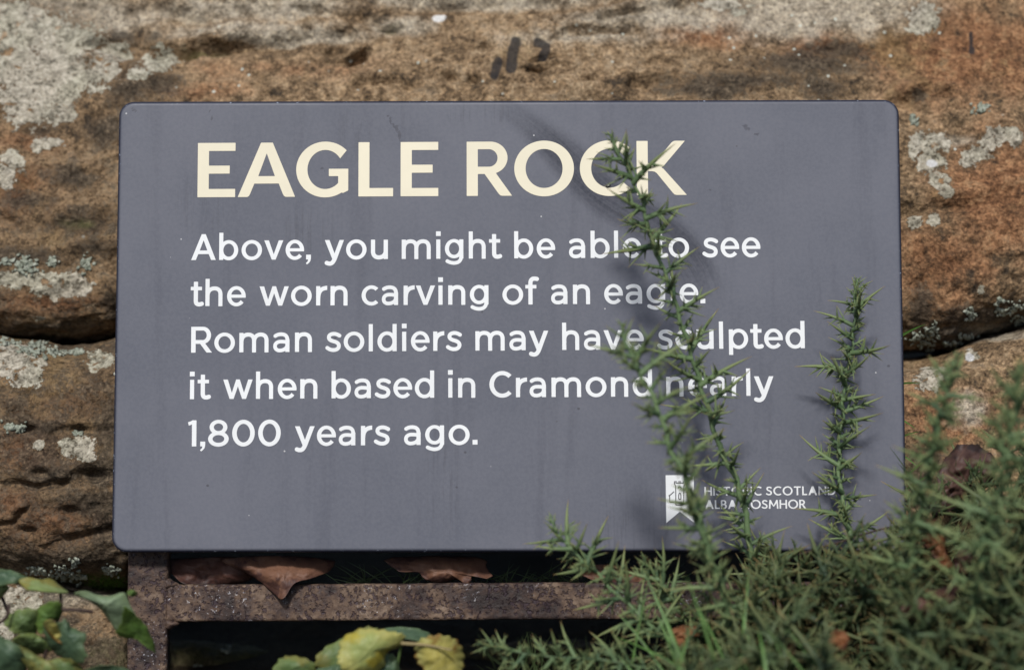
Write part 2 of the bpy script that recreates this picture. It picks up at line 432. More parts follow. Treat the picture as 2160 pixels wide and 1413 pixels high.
LICHENS = [(60, 60, 120, 55), (30, 130, 85, 70), (110, 150, 95, 70), (175, 150, 60, 50), (65, 205, 80, 55), (215, 140, 42, 42), (232, 100, 40, 16),
  (118, 238, 36, 24), (250, 110, 20, 14), (335, 125, 34, 28), (345, 110, 22, 14), (290, 155, 26, 12), (97, 295, 30, 13), (75, 302, 14, 12), (25, 335, 22, 26), (5, 365, 18, 24),
  (50, 588, 75, 20), (110, 605, 55, 22), (150, 600, 48, 22), (80, 678, 14, 8), (25, 770, 52, 40), (60, 800, 32, 20), (92, 775, 13, 10), (213, 762, 30, 14), (205, 772, 14, 12),
  (85, 938, 10, 8), (168, 945, 36, 20), (185, 960, 20, 12), (55, 1270, 26, 46), (20, 1290, 40, 50), (1955, 310, 46, 26), (1958, 345, 34, 28), (1975, 390, 22, 22), (1992, 415, 16, 10),
  (1922, 320, 12, 26), (2060, 328, 34, 16), (2080, 305, 24, 14), (2115, 292, 36, 14), (2040, 348, 18, 12), (2138, 300, 16, 14), (1925, 475, 14, 18), (1965, 470, 14, 18),
  (2060, 608, 12, 11), (2047, 735, 14, 9), (1960, 790, 28, 28), (1985, 775, 24, 20), (1520, 8, 60, 14), (1560, 25, 24, 10), (1945, 40, 40, 26), (1935, 62, 24, 12), (150, 80, 60, 25), (40, 20, 60, 25)]
WHITES = [(930, 40, 20, 8, .8), (1960, 352, 12, 9), (2043, 738, 9, 6)]
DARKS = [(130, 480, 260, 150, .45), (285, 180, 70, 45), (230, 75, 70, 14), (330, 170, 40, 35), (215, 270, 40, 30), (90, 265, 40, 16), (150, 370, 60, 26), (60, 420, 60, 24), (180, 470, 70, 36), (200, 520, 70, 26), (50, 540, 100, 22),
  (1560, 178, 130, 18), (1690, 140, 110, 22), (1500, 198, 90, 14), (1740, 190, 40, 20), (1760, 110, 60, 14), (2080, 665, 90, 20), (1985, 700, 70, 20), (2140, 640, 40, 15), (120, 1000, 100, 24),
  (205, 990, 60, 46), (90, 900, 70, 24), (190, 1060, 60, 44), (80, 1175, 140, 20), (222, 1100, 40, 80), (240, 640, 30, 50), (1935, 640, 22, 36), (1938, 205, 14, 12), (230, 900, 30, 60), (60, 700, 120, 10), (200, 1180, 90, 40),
  (120, 950, 300, 430, 0.66), (330, 1380, 400, 50, 0.9), (700, 1380, 500, 70, 1.0), (160, 1370, 60, 16), (140, 1310, 30, 10), (1930, 1000, 60, 60, .8)]  # the two wide patches at the opening under the crossbar paint in shade
RUSTS = [(2050, 120, 170, 100), (2100, 430, 130, 140), (2000, 560, 130, 80), (1900, 100, 80, 40), (1500, 75, 90, 26), (1560, 60, 80, 30), (620, 140, 190, 26, 0.5), (40, 400, 80, 60, .75), (60, 290, 90, 30, .7),
  (100, 645, 120, 30, .85), (2010, 880, 140, 60, .9), (50, 950, 80, 50, 0.8), (110, 1100, 120, 40, .85), (130, 850, 120, 60, .6), (30, 1060, 60, 40, .85), (1700, 90, 90, 30, .8), (420, 190, 90, 20, .6)]
GREYS = [(480, 16, 300, 26, .7), (520, 60, 220, 20, 0.6), (1000, 2, 260, 20, .8), (1330, 50, 150, 22, .75), (1420, 36, 110, 30, .85), (1750, 25, 170, 44), (1640, 30, 110, 50), (620, 75, 130, 12), (100, 30, 200, 40),
  (2090, 700, 90, 16, .7), (2040, 860, 50, 40, .6), (1990, 300, 70, 14, .7), (160, 1262, 110, 26, .8), (1250, 85, 180, 18, .6), (840, 55, 80, 20, .7)]
PAINT = [([(1087, 98), (1080, 125), (1078, 152)], 11), ([(1052, 138), (1043, 165)], 9), ([(1132, 95), (1143, 98), (1152, 104), (1150, 118), (1142, 130)], 9), ([(2047, 72), (2049, 98)], 3.5), ([(2049, 106), (2049, 113)], 6)]
GREENS = [(240, 1228, 50, 16), (180, 1215, 90, 12), (700, 1380, 500, 60, .8), (820, 64, 22, 8, .9), (430, 105, 70, 10, .8), (60, 725, 120, 10, .6), (170, 470, 60, 20, .6)]  # greens of the rock; the widest patch deepens the painted shade under the crossbar
GROOVES = [([(200, 95), (330, 108), (440, 104), (520, 92), (610, 88), (735, 70)], 0.0060, 9), ([(640, 20), (720, 42), (760, 40)], 0.0035, 7), ([(290, 18), (430, 36), (560, 20)], 0.003, 8),
  ([(1268, 36), (1330, 28), (1390, 14), (1440, 8)], 0.005, 5), ([(690, 128), (735, 130), (770, 120)], 0.0055, 5), ([(740, 55), (900, 22), (1060, 10), (1200, 14)], 0.0025, 8), ([(1190, 75), (1250, 66), (1320, 70)], 0.003, 7),
  ([(370, 118), (405, 116)], 0.005, 6), ([(0, 1105), (40, 1100), (60, 1080)], 0.002, 6), ([(120, 915), (190, 912), (240, 905)], 0.002, 7), ([(20, 1020), (80, 1030), (140, 1010)], 0.002, 8),
  ([(1120, 130), (1160, 128)], 0.004, 5), ([(1110, 158), (1150, 150)], 0.004, 6), ([(760, 185), (840, 180)], 0.003, 6), ([(1340, 180), (1420, 172)], 0.003, 8),
  ([(1890, 455), (2000, 440), (2160, 400)], 0.0022, 10), ([(1900, 210), (1990, 205)], 0.003, 8), ([(160, 1000), (240, 985)], 0.002, 9), ([(130, 1140), (235, 1120)], 0.002, 10), ([(0, 470), (90, 480), (230, 455)], 0.003, 12)]
PITS = [(822, 61, 22, 7, 0.016), (90, 1000, 22, 10, 0.006), (200, 1000, 26, 12, 0.007), (60, 905, 16, 8, 0.005), (170, 905, 14, 7, 0.005), (1128, 131, 14, 5, 0.005), (1130, 152, 18, 6, .005), (150, 1075, 20, 9, .006),
  (1020, 100, 16, 6, .004), (700, 110, 30, 8, .004), (1000, 172, 16, 6, .005), (1245, 172, 18, 6, .005), (1365, 140, 22, 8, .005), (950, 165, 20, 7, .004), (860, 190, 24, 7, .004), (1160, 195, 22, 6, .004), (60, 1120, 18, 7, .005)]

xs = np.concatenate([np.linspace(-1.1, -0.40, 26)[:-1], np.linspace(-0.40, 0.40, 580), np.linspace(0.40, 1.1, 26)[1:]])

def boulder(name, label, top, bot, dfun, R, pw, nfront, seed, amp, front=(-1.18, 1.18)):
    """a closed lump: superellipse section swept along x; top / bot are picture heights of its edges"""
    sx = xs / 1.25 * FPX + PCX
    yt = np.interp(sx, *zip(*top)); yb = np.interp(sx, *zip(*bot))
    dref = 1.25
    Yt = (PCY - yt) / FPX * dref; Yb = (PCY - yb) / FPX * dref
    H = (Yt - Yb) / 2; Ym = (Yt + Yb) / 2
    ph = np.linspace(-math.pi, math.pi, 6001)
    e = 2 / pw
    a = np.sign(np.sin(ph)) * np.abs(np.sin(ph)) ** e; b = np.sign(np.cos(ph)) * np.abs(np.cos(ph)) ** e
    Hm = np.median(H)
    ds = np.hypot(np.diff(a) * Hm, np.diff(b) * R)
    wgt = np.where(np.abs(ph[:-1]) < 1.45, 1.0, 0.10)
    s = np.concatenate([[0], np.cumsum(ds * wgt)]); s /= s[-1]
    u = np.linspace(0, 1, nfront)
    a = np.interp(u, s, a); b = np.interp(u, s, b)
    X = np.broadcast_to(xs[None], (nfront, len(xs)))
    Y = Ym[None] + a[:, None] * H[None]
    D = dfun(X, Y) + R * (1 - b[:, None])
    Pp = np.stack([X * np.clip(D / 1.25, .9, 1.2), Y * np.clip(D / 1.25, .9, 1.2), D], -1)
    def normals(P):
        du = np.gradient(P, axis=1); dv = np.gradient(P, axis=0)
        N = np.cross(dv, du); return N / (np.linalg.norm(N, axis=-1, keepdims=True) + 1e-12)
    N = normals(Pp)
    if N[nfront // 2, len(xs) // 2, 2] > 0: N = -N
    px = PCX + Pp[..., 0] / Pp[..., 2] * FPX; py = PCY - Pp[..., 1] / Pp[..., 2] * FPX
    facing = b[:, None] > 0
    Q = Pp * np.array([1.0, 1.35, 1.0])
    h = amp * (fbm(Q * 7, 3, seed) * 1.3 + 0.45 * fbm(Q * np.array([18, 25, 22]), 4, seed + 5) + 0.42 * fbm(Q * 44, 4, seed + 9, 0.62))
    ridg = 1 - np.abs(fbm(Q * np.array([9, 13, 11]) + 3, 3, seed + 21)); h = h + amp * 0.35 * (ridg - 0.7)
    wx = 7 * fbm(Pp * 45, 3, seed + 31); wy = 7 * fbm(Pp * 45 + 9, 3, seed + 37)
    qx, qy = px + wx, py + wy
    for line, dep, wd in GROOVES:
        d, sgn, _ = seg_d(qx + 0.8 * wx, qy + 1.3 * wy, line); wd = wd * 1.35; dep = dep * np.clip(0.75 + 0.9 * fbm(Pp * 30 + 2, 2, seed + 90), 0, 1.4)
        h = h - np.where(facing, dep * np.exp(-(d / wd) ** 2) * 2.0, 0) + np.where(facing & (sgn > 0), dep * 1.1 * np.exp(-((d - wd * 1.7) / (wd * 1.4)) ** 2), 0)
    for (x, y, rx, ry, dep) in PITS:
        h = h - np.where(facing, 1.5 * dep * np.exp(-(((qx - x) / rx) ** 2 + ((qy - y) / ry) ** 2)), 0)
    Pp = Pp + N * h[..., None]
    w2x = 16 * fbm(Pp * 28, 4, seed + 41); w2y = 10 * fbm(Pp * 28 + 5, 4, seed + 43)
    ax, ay = px + w2x, py + w2y
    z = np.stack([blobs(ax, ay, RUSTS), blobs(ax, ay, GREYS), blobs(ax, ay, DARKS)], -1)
    far = (np.abs(px - PCX) > 1100) | (py < -20) | (py > 1430)
    z[..., 0] = np.where(far, 0.35 + 0.5 * fbm(Pp * 6, 3, seed + 61), z[..., 0])
    lx, ly = px + 0.8 * wx, py + 0.8 * wy
    L = blobs(lx, ly, LICHENS)
    L = np.where(far, np.clip(0.15 + 0.75 * fbm(Pp * 11, 3, seed + 71), 0, 0.9), L)
    pt = np.zeros_like(px)
    for line, wd in PAINT:
        d, _, _ = seg_d(px + .25 * wx, py + .25 * wy, line); pt = np.maximum(pt, np.clip(1 - 0.5 * d / wd, 0, 1))
    mk = np.stack([L, np.where(facing, pt, 0), blobs(lx, ly, WHITES)], -1)
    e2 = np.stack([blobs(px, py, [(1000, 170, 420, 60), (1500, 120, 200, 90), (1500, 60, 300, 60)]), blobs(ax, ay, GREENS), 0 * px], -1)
    Vw = c2w(Pp.reshape(-1, 3))
    F = grid_faces(nfront, len(xs)).tolist()
    nc = len(xs)
    F.append([r * nc for r in range(nfront)][::-1]); F.append([r * nc + nc - 1 for r in range(nfront)])
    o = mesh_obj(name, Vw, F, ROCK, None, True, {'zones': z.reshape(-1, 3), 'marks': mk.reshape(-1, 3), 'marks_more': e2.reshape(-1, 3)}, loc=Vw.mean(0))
    tag(o, label, 'rock')
    return Vw, np.array(F[:-2])

J1T = [(-3000, 690), (0, 712), (60, 724), (120, 736), (180, 727), (245, 714), (700, 720), (1500, 735), (1915, 742), (2000, 732), (2060, 708), (2160, 684), (5000, 640)]
J1B = [(-3000, 715), (0, 717), (60, 730), (130, 742), (200, 729), (245, 720), (700, 736), (1500, 750), (1915, 748), (1976, 737), (2034, 716), (2092, 700), (2160, 690), (5000, 650)]
J2T = [(-3000, 1190), (0, 1196), (100, 1212), (180, 1222), (262, 1224), (330, 1150), (1000, 1130), (1900, 1150), (1960, 1200), (5000, 1230)]
J2B = [(-3000, 1205), (0, 1208), (130, 1222), (262, 1240), (350, 1345), (600, 1352), (1400, 1350), (1900, 1300), (5000, 1260)]
rocks = [
  boulder('boulder', 'largest brown sandstone boulder rising behind and above the grey sign', [(-5000, -950), (5000, -950)], J1T,
          lambda X, Y: 1.234 + 0.44 * (Y + 0.02) + 0.10 * np.clip(Y - 0.16, 0, 1) - 0.02 * X, 0.16, 5.5, 620, 11, 0.0095),
  boulder('boulder', 'middle brown boulder with a lichen crust, below the long dark crevice', J1B, J2T,
          lambda X, Y: 1.226 + 0.10 * (Y + 0.09) - 0.015 * X, 0.10, 4.2, 300, 23, 0.008),
  boulder('boulder', 'lowest grey-brown boulder at the left beside the rusty post', J2B, [(-5000, 1900), (5000, 1900)],
          lambda X, Y: 1.236 + 0.05 * (Y + 0.2) + 0.085 * smoothstep(X, -0.262, -0.22), 0.11, 4.2, 300, 37, 0.007)]
ALLV = np.vstack([r[0] for r in rocks]); off = 0; polys = []
for v, f in rocks:
    polys.append(f + off); off += len(v)
BVH = BVHTree.FromPolygons(ALLV.tolist(), np.vstack(polys).tolist())
def on_rock(px, py):
    d = Vector(at(px, py, 1.0) - CAM).normalized()
    loc, nor, _, _ = BVH.ray_cast(Vector(CAM), d)
    if loc is None: loc, nor = Vector(at(px, py, 1.25)), -d
    if nor.dot(d) > 0: nor = -nor
    return np.array(loc), np.array(nor)

# ------------------------------------------------------------------ the sign
PR = (0.08602086, 0.00806773, 0.00166775); PT = np.array([-0.00223142, 0.00703639, 1.19718739]); PW, PH = 0.5, 0.28754988
def rot3(a, b, c):
    Rx = np.array([[1, 0, 0], [0, math.cos(a), -math.sin(a)], [0, math.sin(a), math.cos(a)]])
    Ry = np.array([[math.cos(b), 0, math.sin(b)], [0, 1, 0], [-math.sin(b), 0, math.cos(b)]])
    Rz = np.array([[math.cos(c), -math.sin(c), 0], [math.sin(c), math.cos(c), 0], [0, 0, 1]])
    return Rz @ Ry @ Rx
PM = rot3(*PR)
def pl2c(x, y, z=0.0):
    """panel coordinates (z = out of the face) -> camera frame"""
    L = np.stack(np.broadcast_arrays(np.asarray(x, float), np.asarray(y, float), -np.asarray(z, float)), -1)
    return L @ PM.T + PT
def pl2w(x, y, z=0.0): return c2w(pl2c(x, y, z))
def px2pl(px, py, z=0.0):
    """picture point -> panel coordinates on the plane z"""
    r = np.stack([(np.asarray(px, float) - PCX) / FPX, (PCY - np.asarray(py, float)) / FPX, np.ones_like(np.asarray(px, float))], -1)
    n = PM[:, 2]; o = PT - n * z
    t = (o @ n) / (r @ n)
    q = (r * t[..., None] - PT) @ PM
    return q[..., 0], q[..., 1]

sign = thing('information_sign', pl2w(0, -PH / 2, -0.02), 'dark grey information board reading EAGLE ROCK in cream capitals', 'sign')
def build_panel():
    rc = 0.0082; bv = 0.0028; th = 0.014
    W, H = PW / 2 - bv, PH / 2 - bv; r = rc - bv * 0.4
    tcol = np.linspace(-1, 1, 260)
    yy = np.linspace(-(H - r), H - r, 150)
    an = np.linspace(0, math.pi / 2, 9)[1:]
    yfull = np.concatenate([-(H - r) - r * np.sin(an[::-1]), yy, (H - r) + r * np.sin(an)])
    hw = np.concatenate([W - r + r * np.cos(an[::-1]), np.full(len(yy), W), W - r + r * np.cos(an)])
    X = tcol[None] * hw[:, None]; Y = np.broadcast_to(yfull[:, None], X.shape)
    nr, nc = X.shape
    P = np.stack([X, Y, 0 * X], -1).reshape(-1, 3); F = grid_faces(nr, nc)[:, ::1].tolist()
    idx = np.arange(nr * nc).reshape(nr, nc)
    loop = np.concatenate([idx[0, :], idx[1:, -1], idx[-1, -2::-1], idx[-2:0:-1, 0]])
    B = P[loop][:, :2]
    nxt = np.roll(B, -1, 0) - np.roll(B, 1, 0); nrm = np.stack([nxt[:, 1], -nxt[:, 0]], 1); nrm /= np.linalg.norm(nrm, axis=1)[:, None] + 1e-12
    rings = [P]; prev = loop; n0 = len(P); edge = [np.zeros(len(P))]
    steps = [(bv * math.sin(t), -bv * (1 - math.cos(t)), e) for t, e in zip(np.linspace(0, math.pi / 2, 6)[1:], (0.25, 0.9, 1, 1, 1))] + [(bv, -th, 1.0), (bv - 0.003, -th, 1.0)]
    for k, (o, z, e) in enumerate(steps):
        rings.append(np.column_stack([B + nrm * o, np.full(len(B), z)])); edge.append(np.full(len(B), e))
        cur = n0 + np.arange(len(B)); n0 += len(B)
        for i in range(len(B)):
            j = (i + 1) % len(B); F.append([int(prev[i]), int(cur[i]), int(cur[j]), int(prev[j])])
        prev = cur
    F.append([int(i) for i in prev])
    P = np.vstack(rings); edge = np.concatenate(edge)
    C3 = pl2c(P[:, 0], P[:, 1], P[:, 2])
    px = PCX + C3[:, 0] / C3[:, 2] * FPX; py = PCY - C3[:, 1] / C3[:, 2] * FPX
    path = catmull([(1000, 190), (1090, 245), (1180, 318), (1270, 405), (1370, 470), (1440, 530), (1482, 600), (1502, 690)], 8)
    d, s, u = seg_d(px, py, path)
    wid = 24 + 34 * smoothstep(u, 0, 330)
    mask = smoothstep(-d, -wid, -wid * 0.35) * smoothstep(u, 20, 240) * (1 - smoothstep(u, 560, 720)) * 0.9
    sm = np.stack([mask, s / 1000.0 + 0.5, u / 1000.0], -1)
    sc = np.zeros(len(P))
    for line, wd in (([(820, 245), (826, 262), (836, 268), (842, 285), (846, 300)], 3), ([(1572, 266), (1578, 274)], 5), ([(1594, 282), (1600, 286)], 3), ([(678, 356), (686, 360)], 2.5), ([(1496, 400), (1497, 401)], 4), ([(1280, 380), (1290, 395)], 2), ([(280, 228), (284, 234)], 4), ([(442, 230), (450, 262)], 1.5)):
        dd, _, _ = seg_d(px, py, line); sc = np.maximum(sc, np.clip(1 - 0.5 * dd / wd, 0, 1))
    v = np.zeros(len(P))
    for x, y, rx, ry in ((1310, 1110, 60, 90), (935, 1010, 40, 150), (1400, 1080, 40, 120), (650, 480, 60, 60), (740, 290, 40, 60), (430, 430, 60, 70), (1020, 240, 90, 25), (1260, 330, 30, 50)):  # streak patches; the two by the logo also paint in the blurred shoot's shadow
        v = np.maximum(v, np.clip(1.2 - np.hypot((px - x) / rx, (py - y) / ry), 0, 1))
    Vw = pl2w(P[:, 0], P[:, 1], P[:, 2])
    o = mesh_obj('panel', Vw, F, PANEL, sign, True, {'smear': sm, 'scuff_shadow': np.stack([sc, v, 0 * v], -1), 'edge': edge})
    return o
build_panel()

# ---- lettering: each glyph is drawn as an implicit outline and contoured
class G:
    """fields on a fine grid; negative inside"""
    def __init__(s, x0, y0, x1, y1, st): 
        s.x = np.arange(x0, x1, st); s.y = np.arange(y0, y1, st); s.X, s.Y = np.meshgrid(s.x, s.y); s.f = np.full(s.X.shape, 1e3)
    def box(s, x0, y0, x1, y1): return np.maximum.reduce([x0 - s.X, s.X - x1, y0 - s.Y, s.Y - y1])
    def ell(s, cx, cy, a, b): return (np.hypot((s.X - cx) / a, (s.Y - cy) / b) - 1) * min(a, b)
    def ring(s, cx, cy, a, b, wx, wy): return np.maximum(s.ell(cx, cy, a, b), -s.ell(cx, cy, a - wx, b - wy))
    def poly(s, P):
        P = np.asarray(P, float); d = np.full(s.X.shape, 1e9); ins = np.zeros(s.X.shape, bool)
        for (xa, ya), (xb, yb) in zip(P, np.roll(P, -1, 0)):
            ex, ey = xb - xa, yb - ya
            t = np.clip(((s.X - xa) * ex + (s.Y - ya) * ey) / (ex * ex + ey * ey + 1e-12), 0, 1)
            d = np.minimum(d, np.hypot(s.X - xa - t * ex, s.Y - ya - t * ey))
            c = ((ya <= s.Y) != (yb <= s.Y))
            with np.errstate(divide='ignore', invalid='ignore'):
                xi = xa + (s.Y - ya) / (yb - ya if yb != ya else 1e-9) * ex
            ins ^= c & (s.X < xi)
        return np.where(ins, -d, d)
    def wedge(s, cx, cy, a0, a1):
        """sector from angle a0 to a1 (degrees, < 180 wide)"""
        a0, a1 = math.radians(a0), math.radians(a1)
        h0 = -((s.Y - cy) * math.cos(a0) - (s.X - cx) * math.sin(a0))
        h1 = ((s.Y - cy) * math.cos(a1) - (s.X - cx) * math.sin(a1))
        return np.maximum(h0, h1)
    def path(s, segs, w):
        """start point, then cubic triples or line points; butt ends"""
        P = [np.array(segs[0], float)]
        for g in segs[1:]:
            if isinstance(g[0], (tuple, list)):
                p0, (p1, p2, p3) = P[-1], [np.array(q, float) for q in g]
                for t in np.linspace(0, 1, 17)[1:]:
                    P.append((1 - t) ** 3 * p0 + 3 * (1 - t) ** 2 * t * p1 + 3 * (1 - t) * t * t * p2 + t ** 3 * p3)
            else: P.append(np.array(g, float))
        P = np.array(P); D = np.full(s.X.shape, 1e9); n = len(P) - 1
        for i in range(n):
            (xa, ya), (xb, yb) = P[i], P[i + 1]; L = math.hypot(xb - xa, yb - ya)
            u = ((s.X - xa) * (xb - xa) + (s.Y - ya) * (yb - ya)) / L
            v = np.abs((s.X - xa) * (yb - ya) - (s.Y - ya) * (xb - xa)) / L
            t = np.clip(u, 0, L)
            d = np.hypot(u - t, v) - w / 2
            if i == 0: d = np.where(u < 0, np.maximum(-u, v - w / 2), d)
            if i == n - 1: d = np.where(u > L, np.maximum(u - L, v - w / 2), d)
            D = np.minimum(D, d)
        return D

def rdp(P, eps):
    keep = np.zeros(len(P), bool); keep[0] = keep[-1] = True; stack = [(0, len(P) - 1)]
    while stack:
        a, b = stack.pop()
        if b - a < 2: continue
        v = P[b] - P[a]; L = math.hypot(*v) + 1e-12
        d = np.abs((P[a + 1:b, 0] - P[a, 0]) * v[1] - (P[a + 1:b, 1] - P[a, 1]) * v[0]) / L
        k = int(np.argmax(d))
        if d[k] > eps: keep[a + 1 + k] = True; stack += [(a, a + 1 + k), (a + 1 + k, b)]
    return [tuple(q) for q in P[keep].tolist()]

def contours(x, y, f):
    segs = {}
    S = f < 0
    ii, jj = np.nonzero((S[:-1, :-1] != S[1:, :-1]) | (S[:-1, :-1] != S[:-1, 1:]) | (S[:-1, :-1] != S[1:, 1:]))
    pts = {}
    def ept(k):
        if k in pts: return
        t, i, j = k
        a = f[i, j]; b = f[i, j + 1] if t == 0 else f[i + 1, j]
        u = a / (a - b)
        pts[k] = (x[j] + u * (x[1] - x[0]), y[i]) if t == 0 else (x[j], y[i] + u * (y[1] - y[0]))
    for i, j in zip(ii.tolist(), jj.tolist()):
        e = []
        if S[i, j] != S[i, j + 1]: e.append((0, i, j))
        if S[i, j + 1] != S[i + 1, j + 1]: e.append((1, i, j + 1))
        if S[i + 1, j] != S[i + 1, j + 1]: e.append((0, i + 1, j))
        if S[i, j] != S[i + 1, j]: e.append((1, i, j))
        pairs = [(e[0], e[1])] if len(e) == 2 else [(e[0], e[1]), (e[2], e[3])]
        for a, b in pairs:
            ept(a); ept(b); segs.setdefault(a, []).append(b); segs.setdefault(b, []).append(a)
    out = []; seen = set()
    for k in segs:
        if k in seen: continue
        loop = [k]; seen.add(k); cur = k
        while True:
            nx = [q for q in segs[cur] if q not in seen]
            if not nx: break
            cur = nx[0]; seen.add(cur); loop.append(cur)
        P = [pts[q] for q in loop]
        A_ = np.array(P); h = int(np.argmax(np.hypot(*(A_ - A_[0]).T)))
        Q = rdp(A_[:h + 1], 0.03)[:-1] + rdp(np.vstack([A_[h:], A_[:1]]), 0.03)[:-1]
        if len(Q) > 3: out.append(Q)
    return out

MN, MX = np.minimum, np.maximum
S_ = 9.0
def body_glyph(ch):
    g = G(-4, -20, 72, 64, 0.5); b, r, p, po = g.box, g.ring, g.path, g.poly
    arch = lambda x0, x1: p([(x0, 22), ((x0, 32), (x0 + 6, 37.5), (x0 + (x1 - x0) * .53, 37.5)), ((x1 - 4.5, 37.5), (x1, 33), (x1, 24.5)), (x1, 0)], 8.8)
    cut = lambda f, y: MX(f, g.Y - y)
    if ch == 'o': return g, r(21.9, 20.7, 21.9, 21.6, 9.0, 7.9), 43.8, 'oo'
    if ch == 'b': return g, MN(b(0, 0, S_, 58), r(20.5, 20.7, 20.3, 21.6, 9.0, 7.9)), 40.8, 'so'
    if ch == 'd': return g, MN(b(31.8, 0, 40.8, 58), r(20.3, 20.7, 20.3, 21.6, 9.0, 7.9)), 40.8, 'os'
    if ch == 'p': return g, MN(b(0, -13, S_, 41.3), r(20.5, 20.7, 20.3, 21.6, 9.0, 7.9)), 40.8, 'so'
    if ch == 'g':
        return g, MN(MN(b(30.5, 0, 39.5, 41.3), r(19.6, 21.4, 19.6, 20.6, 9.0, 7.6)), p([(34.8, 6), ((34.8, -4.5), (28.5, -9), (19.5, -9)), ((14, -9), (9, -7.2), (4.4, -4.4))], 8)), 39.5, 'os'
    if ch == 'e':
        f = r(20, 20.7, 19.8, 21.6, 8.8, 7.8)
        f = MX(f, -MX(MX(g.Y - 17.2, -g.wedge(20, 20.7, 180, 318)), 20 - g.X))
        return g, MN(f, MX(b(4, 17.2, 40, 24.2), g.ell(20, 20.7, 19.8, 21.6))), 39.4, 'oe'
    if ch == 'c':
        f = r(20.9, 20.7, 20.9, 21.6, 9.0, 7.9); return g, MX(f, -g.wedge(19, 20.7, -43, 43)), 36.5, 'oe'
    if ch == 'a':
        return g, MN(MN(b(26, 0, 35, 27), p([(4.2, 33.6), ((8, 36.6), (12.5, 37.8), (17, 37.8)), ((26, 37.8), (30.4, 33.5), (30.4, 25))], 8.2)),
                     p([(29, 21), ((24, 22), (20, 22.2), (16.7, 22.2)), ((9, 22.2), (4.4, 18.6), (4.4, 12.4)), ((4.4, 6.8), (8.6, 3.4), (14.2, 3.4)), ((22.5, 3.4), (30.3, 8), (30.3, 16))], 8)), 35, 'as'
    if ch == 'n': return g, MN(b(0, 0, S_, 41.3), arch(4.7, 31.8)), 36.4, 'ss'
    if ch == 'h': return g, MN(b(0, 0, S_, 58), arch(4.7, 31.8)), 36.4, 'ss'
    if ch == 'm': return g, MN(MN(b(0, 0, S_, 41.3), arch(4.7, 31.2)), arch(31.2, 57.6)), 62.2, 'ss'
    if ch == 'r': return g, MN(b(0, 0, S_, 41.3), MX(p([(4.7, 17), ((4.7, 30), (11, 37), (24, 37.4)), (26, 37.4)], 9.2), g.X - 23.6)), 23.6, 'sd'
    if ch == 'u':
        return g, MN(b(27, 0, 36.4, 41.3), p([(31.7, 18.5), ((31.7, 9), (25.3, 3.7), (17.2, 3.7)), ((9, 3.7), (4.6, 8.4), (4.6, 16.8)), (4.6, 41.3)], 9.2)), 36.4, 'ss'
    if ch == 'i': return g, MN(b(0, 0, S_, 41.3), b(-.5, 48.3, 9.9, 58.5)), 9.4, 'ss'
    if ch == 'l': return g, b(0, 0, S_, 58), 9.4, 'ss'
    if ch == 't': return g, MN(b(0, 33.4, 24, 41.3), p([(11, 51.5), (11, 12), ((11, 6), (13.5, 3.8), (18, 3.8)), ((20.2, 3.8), (22, 4.4), (24, 5.2))], 9.2)), 24.4, 'dd'
    if ch == 'f': return g, MN(b(0, 33.4, 23.5, 41.3), p([(10.8, 0), (10.8, 44), ((10.8, 51.5), (13.8, 54.4), (19.2, 54.4)), ((21.2, 54.4), (23, 54.1), (24.8, 53.6))], 9.2)), 24.6, 'dd'
    if ch == 's':
        return g, p([(29.2, 33.4), ((26, 35.8), (21.5, 37.8), (17, 37.8)), ((10.5, 37.8), (6.3, 35), (6.3, 30.4)), ((6.3, 25.2), (11.5, 23.4), (17, 21.8)), ((23.6, 19.9), (27.4, 17.4), (27.4, 12.2)), ((27.4, 6.6), (22.3, 3.5), (16, 3.5)), ((10.8, 3.5), (6, 5.6), (2.3, 8.8))], 8.4), 31.8, 'ae'
    if ch == 'v': return g, po([(0, 41.3), (16.3, 0), (24.7, 0), (41, 41.3), (31, 41.3), (20.5, 12), (10.1, 41.3)]), 41, 'dd'
    if ch == 'w': return g, po([(0, 41.3), (13.8, 0), (22.2, 0), (31, 26.2), (39.8, 0), (48.2, 0), (62, 41.3), (52.4, 41.3), (43.8, 13.6), (35, 41.5), (27.2, 41.5), (18.3, 13.6), (10, 41.3)]), 62, 'dd'
    if ch == 'y':
        return g, MN(po([(0, 41.3), (10.3, 41.3), (25.2, 2), (16.4, 0)]), cut(p([(38.5, 47), (22, 3), ((18.6, -5.8), (15.6, -9), (10.8, -9)), ((8.4, -9), (6.4, -8.4), (4, -7.2))], 9.2), 41.3)), 41, 'dd'
    if ch == 'A':
        f = po([(0, 0), (22.3, 55.3), (30.9, 55.3), (53, 0), (42.6, 0), (37.5, 12.6), (15.4, 12.6), (10.3, 0)])
        return g, MX(f, -po([(18.6, 20.6), (34.4, 20.6), (26.5, 41.6)])), 53, 'dd'
    if ch == 'C': f = r(27, 27.5, 27, 28.3, 9.8, 9); return g, MX(f, -g.wedge(25, 27.5, -42, 42)), 47.5, 'oe'
    if ch == 'R':
        o = MN(b(0, 18.6, 25, 55), g.ell(25, 36.8, 17.2, 18.2)); i = MN(b(9.8, 26.9, 24.6, 46.7), g.ell(24.6, 36.8, 8.2, 9.9))
        return g, MN(MN(b(0, 0, 9.8, 55), MX(o, -i)), po([(17.3, 21), (28.8, 21), (44.5, 0), (32.8, 0)])), 44.5, 'sd'
    if ch == '1': return g, MN(b(8.4, 0, 18, 55.3), po([(0, 51), (11, 55.3), (18, 55.3), (18, 47.6), (8.6, 46.4), (2, 43.6)])), 18, 'ds'
    if ch == '8': return g, MN(r(21.5, 40.2, 18.6, 15.8, 9.2, 8), r(21.5, 15.6, 21.5, 16.4, 9.6, 8.4)), 43, 'oo'
    if ch == '0': return g, r(23.5, 27.5, 23.5, 28.3, 9.8, 9), 47, 'oo'
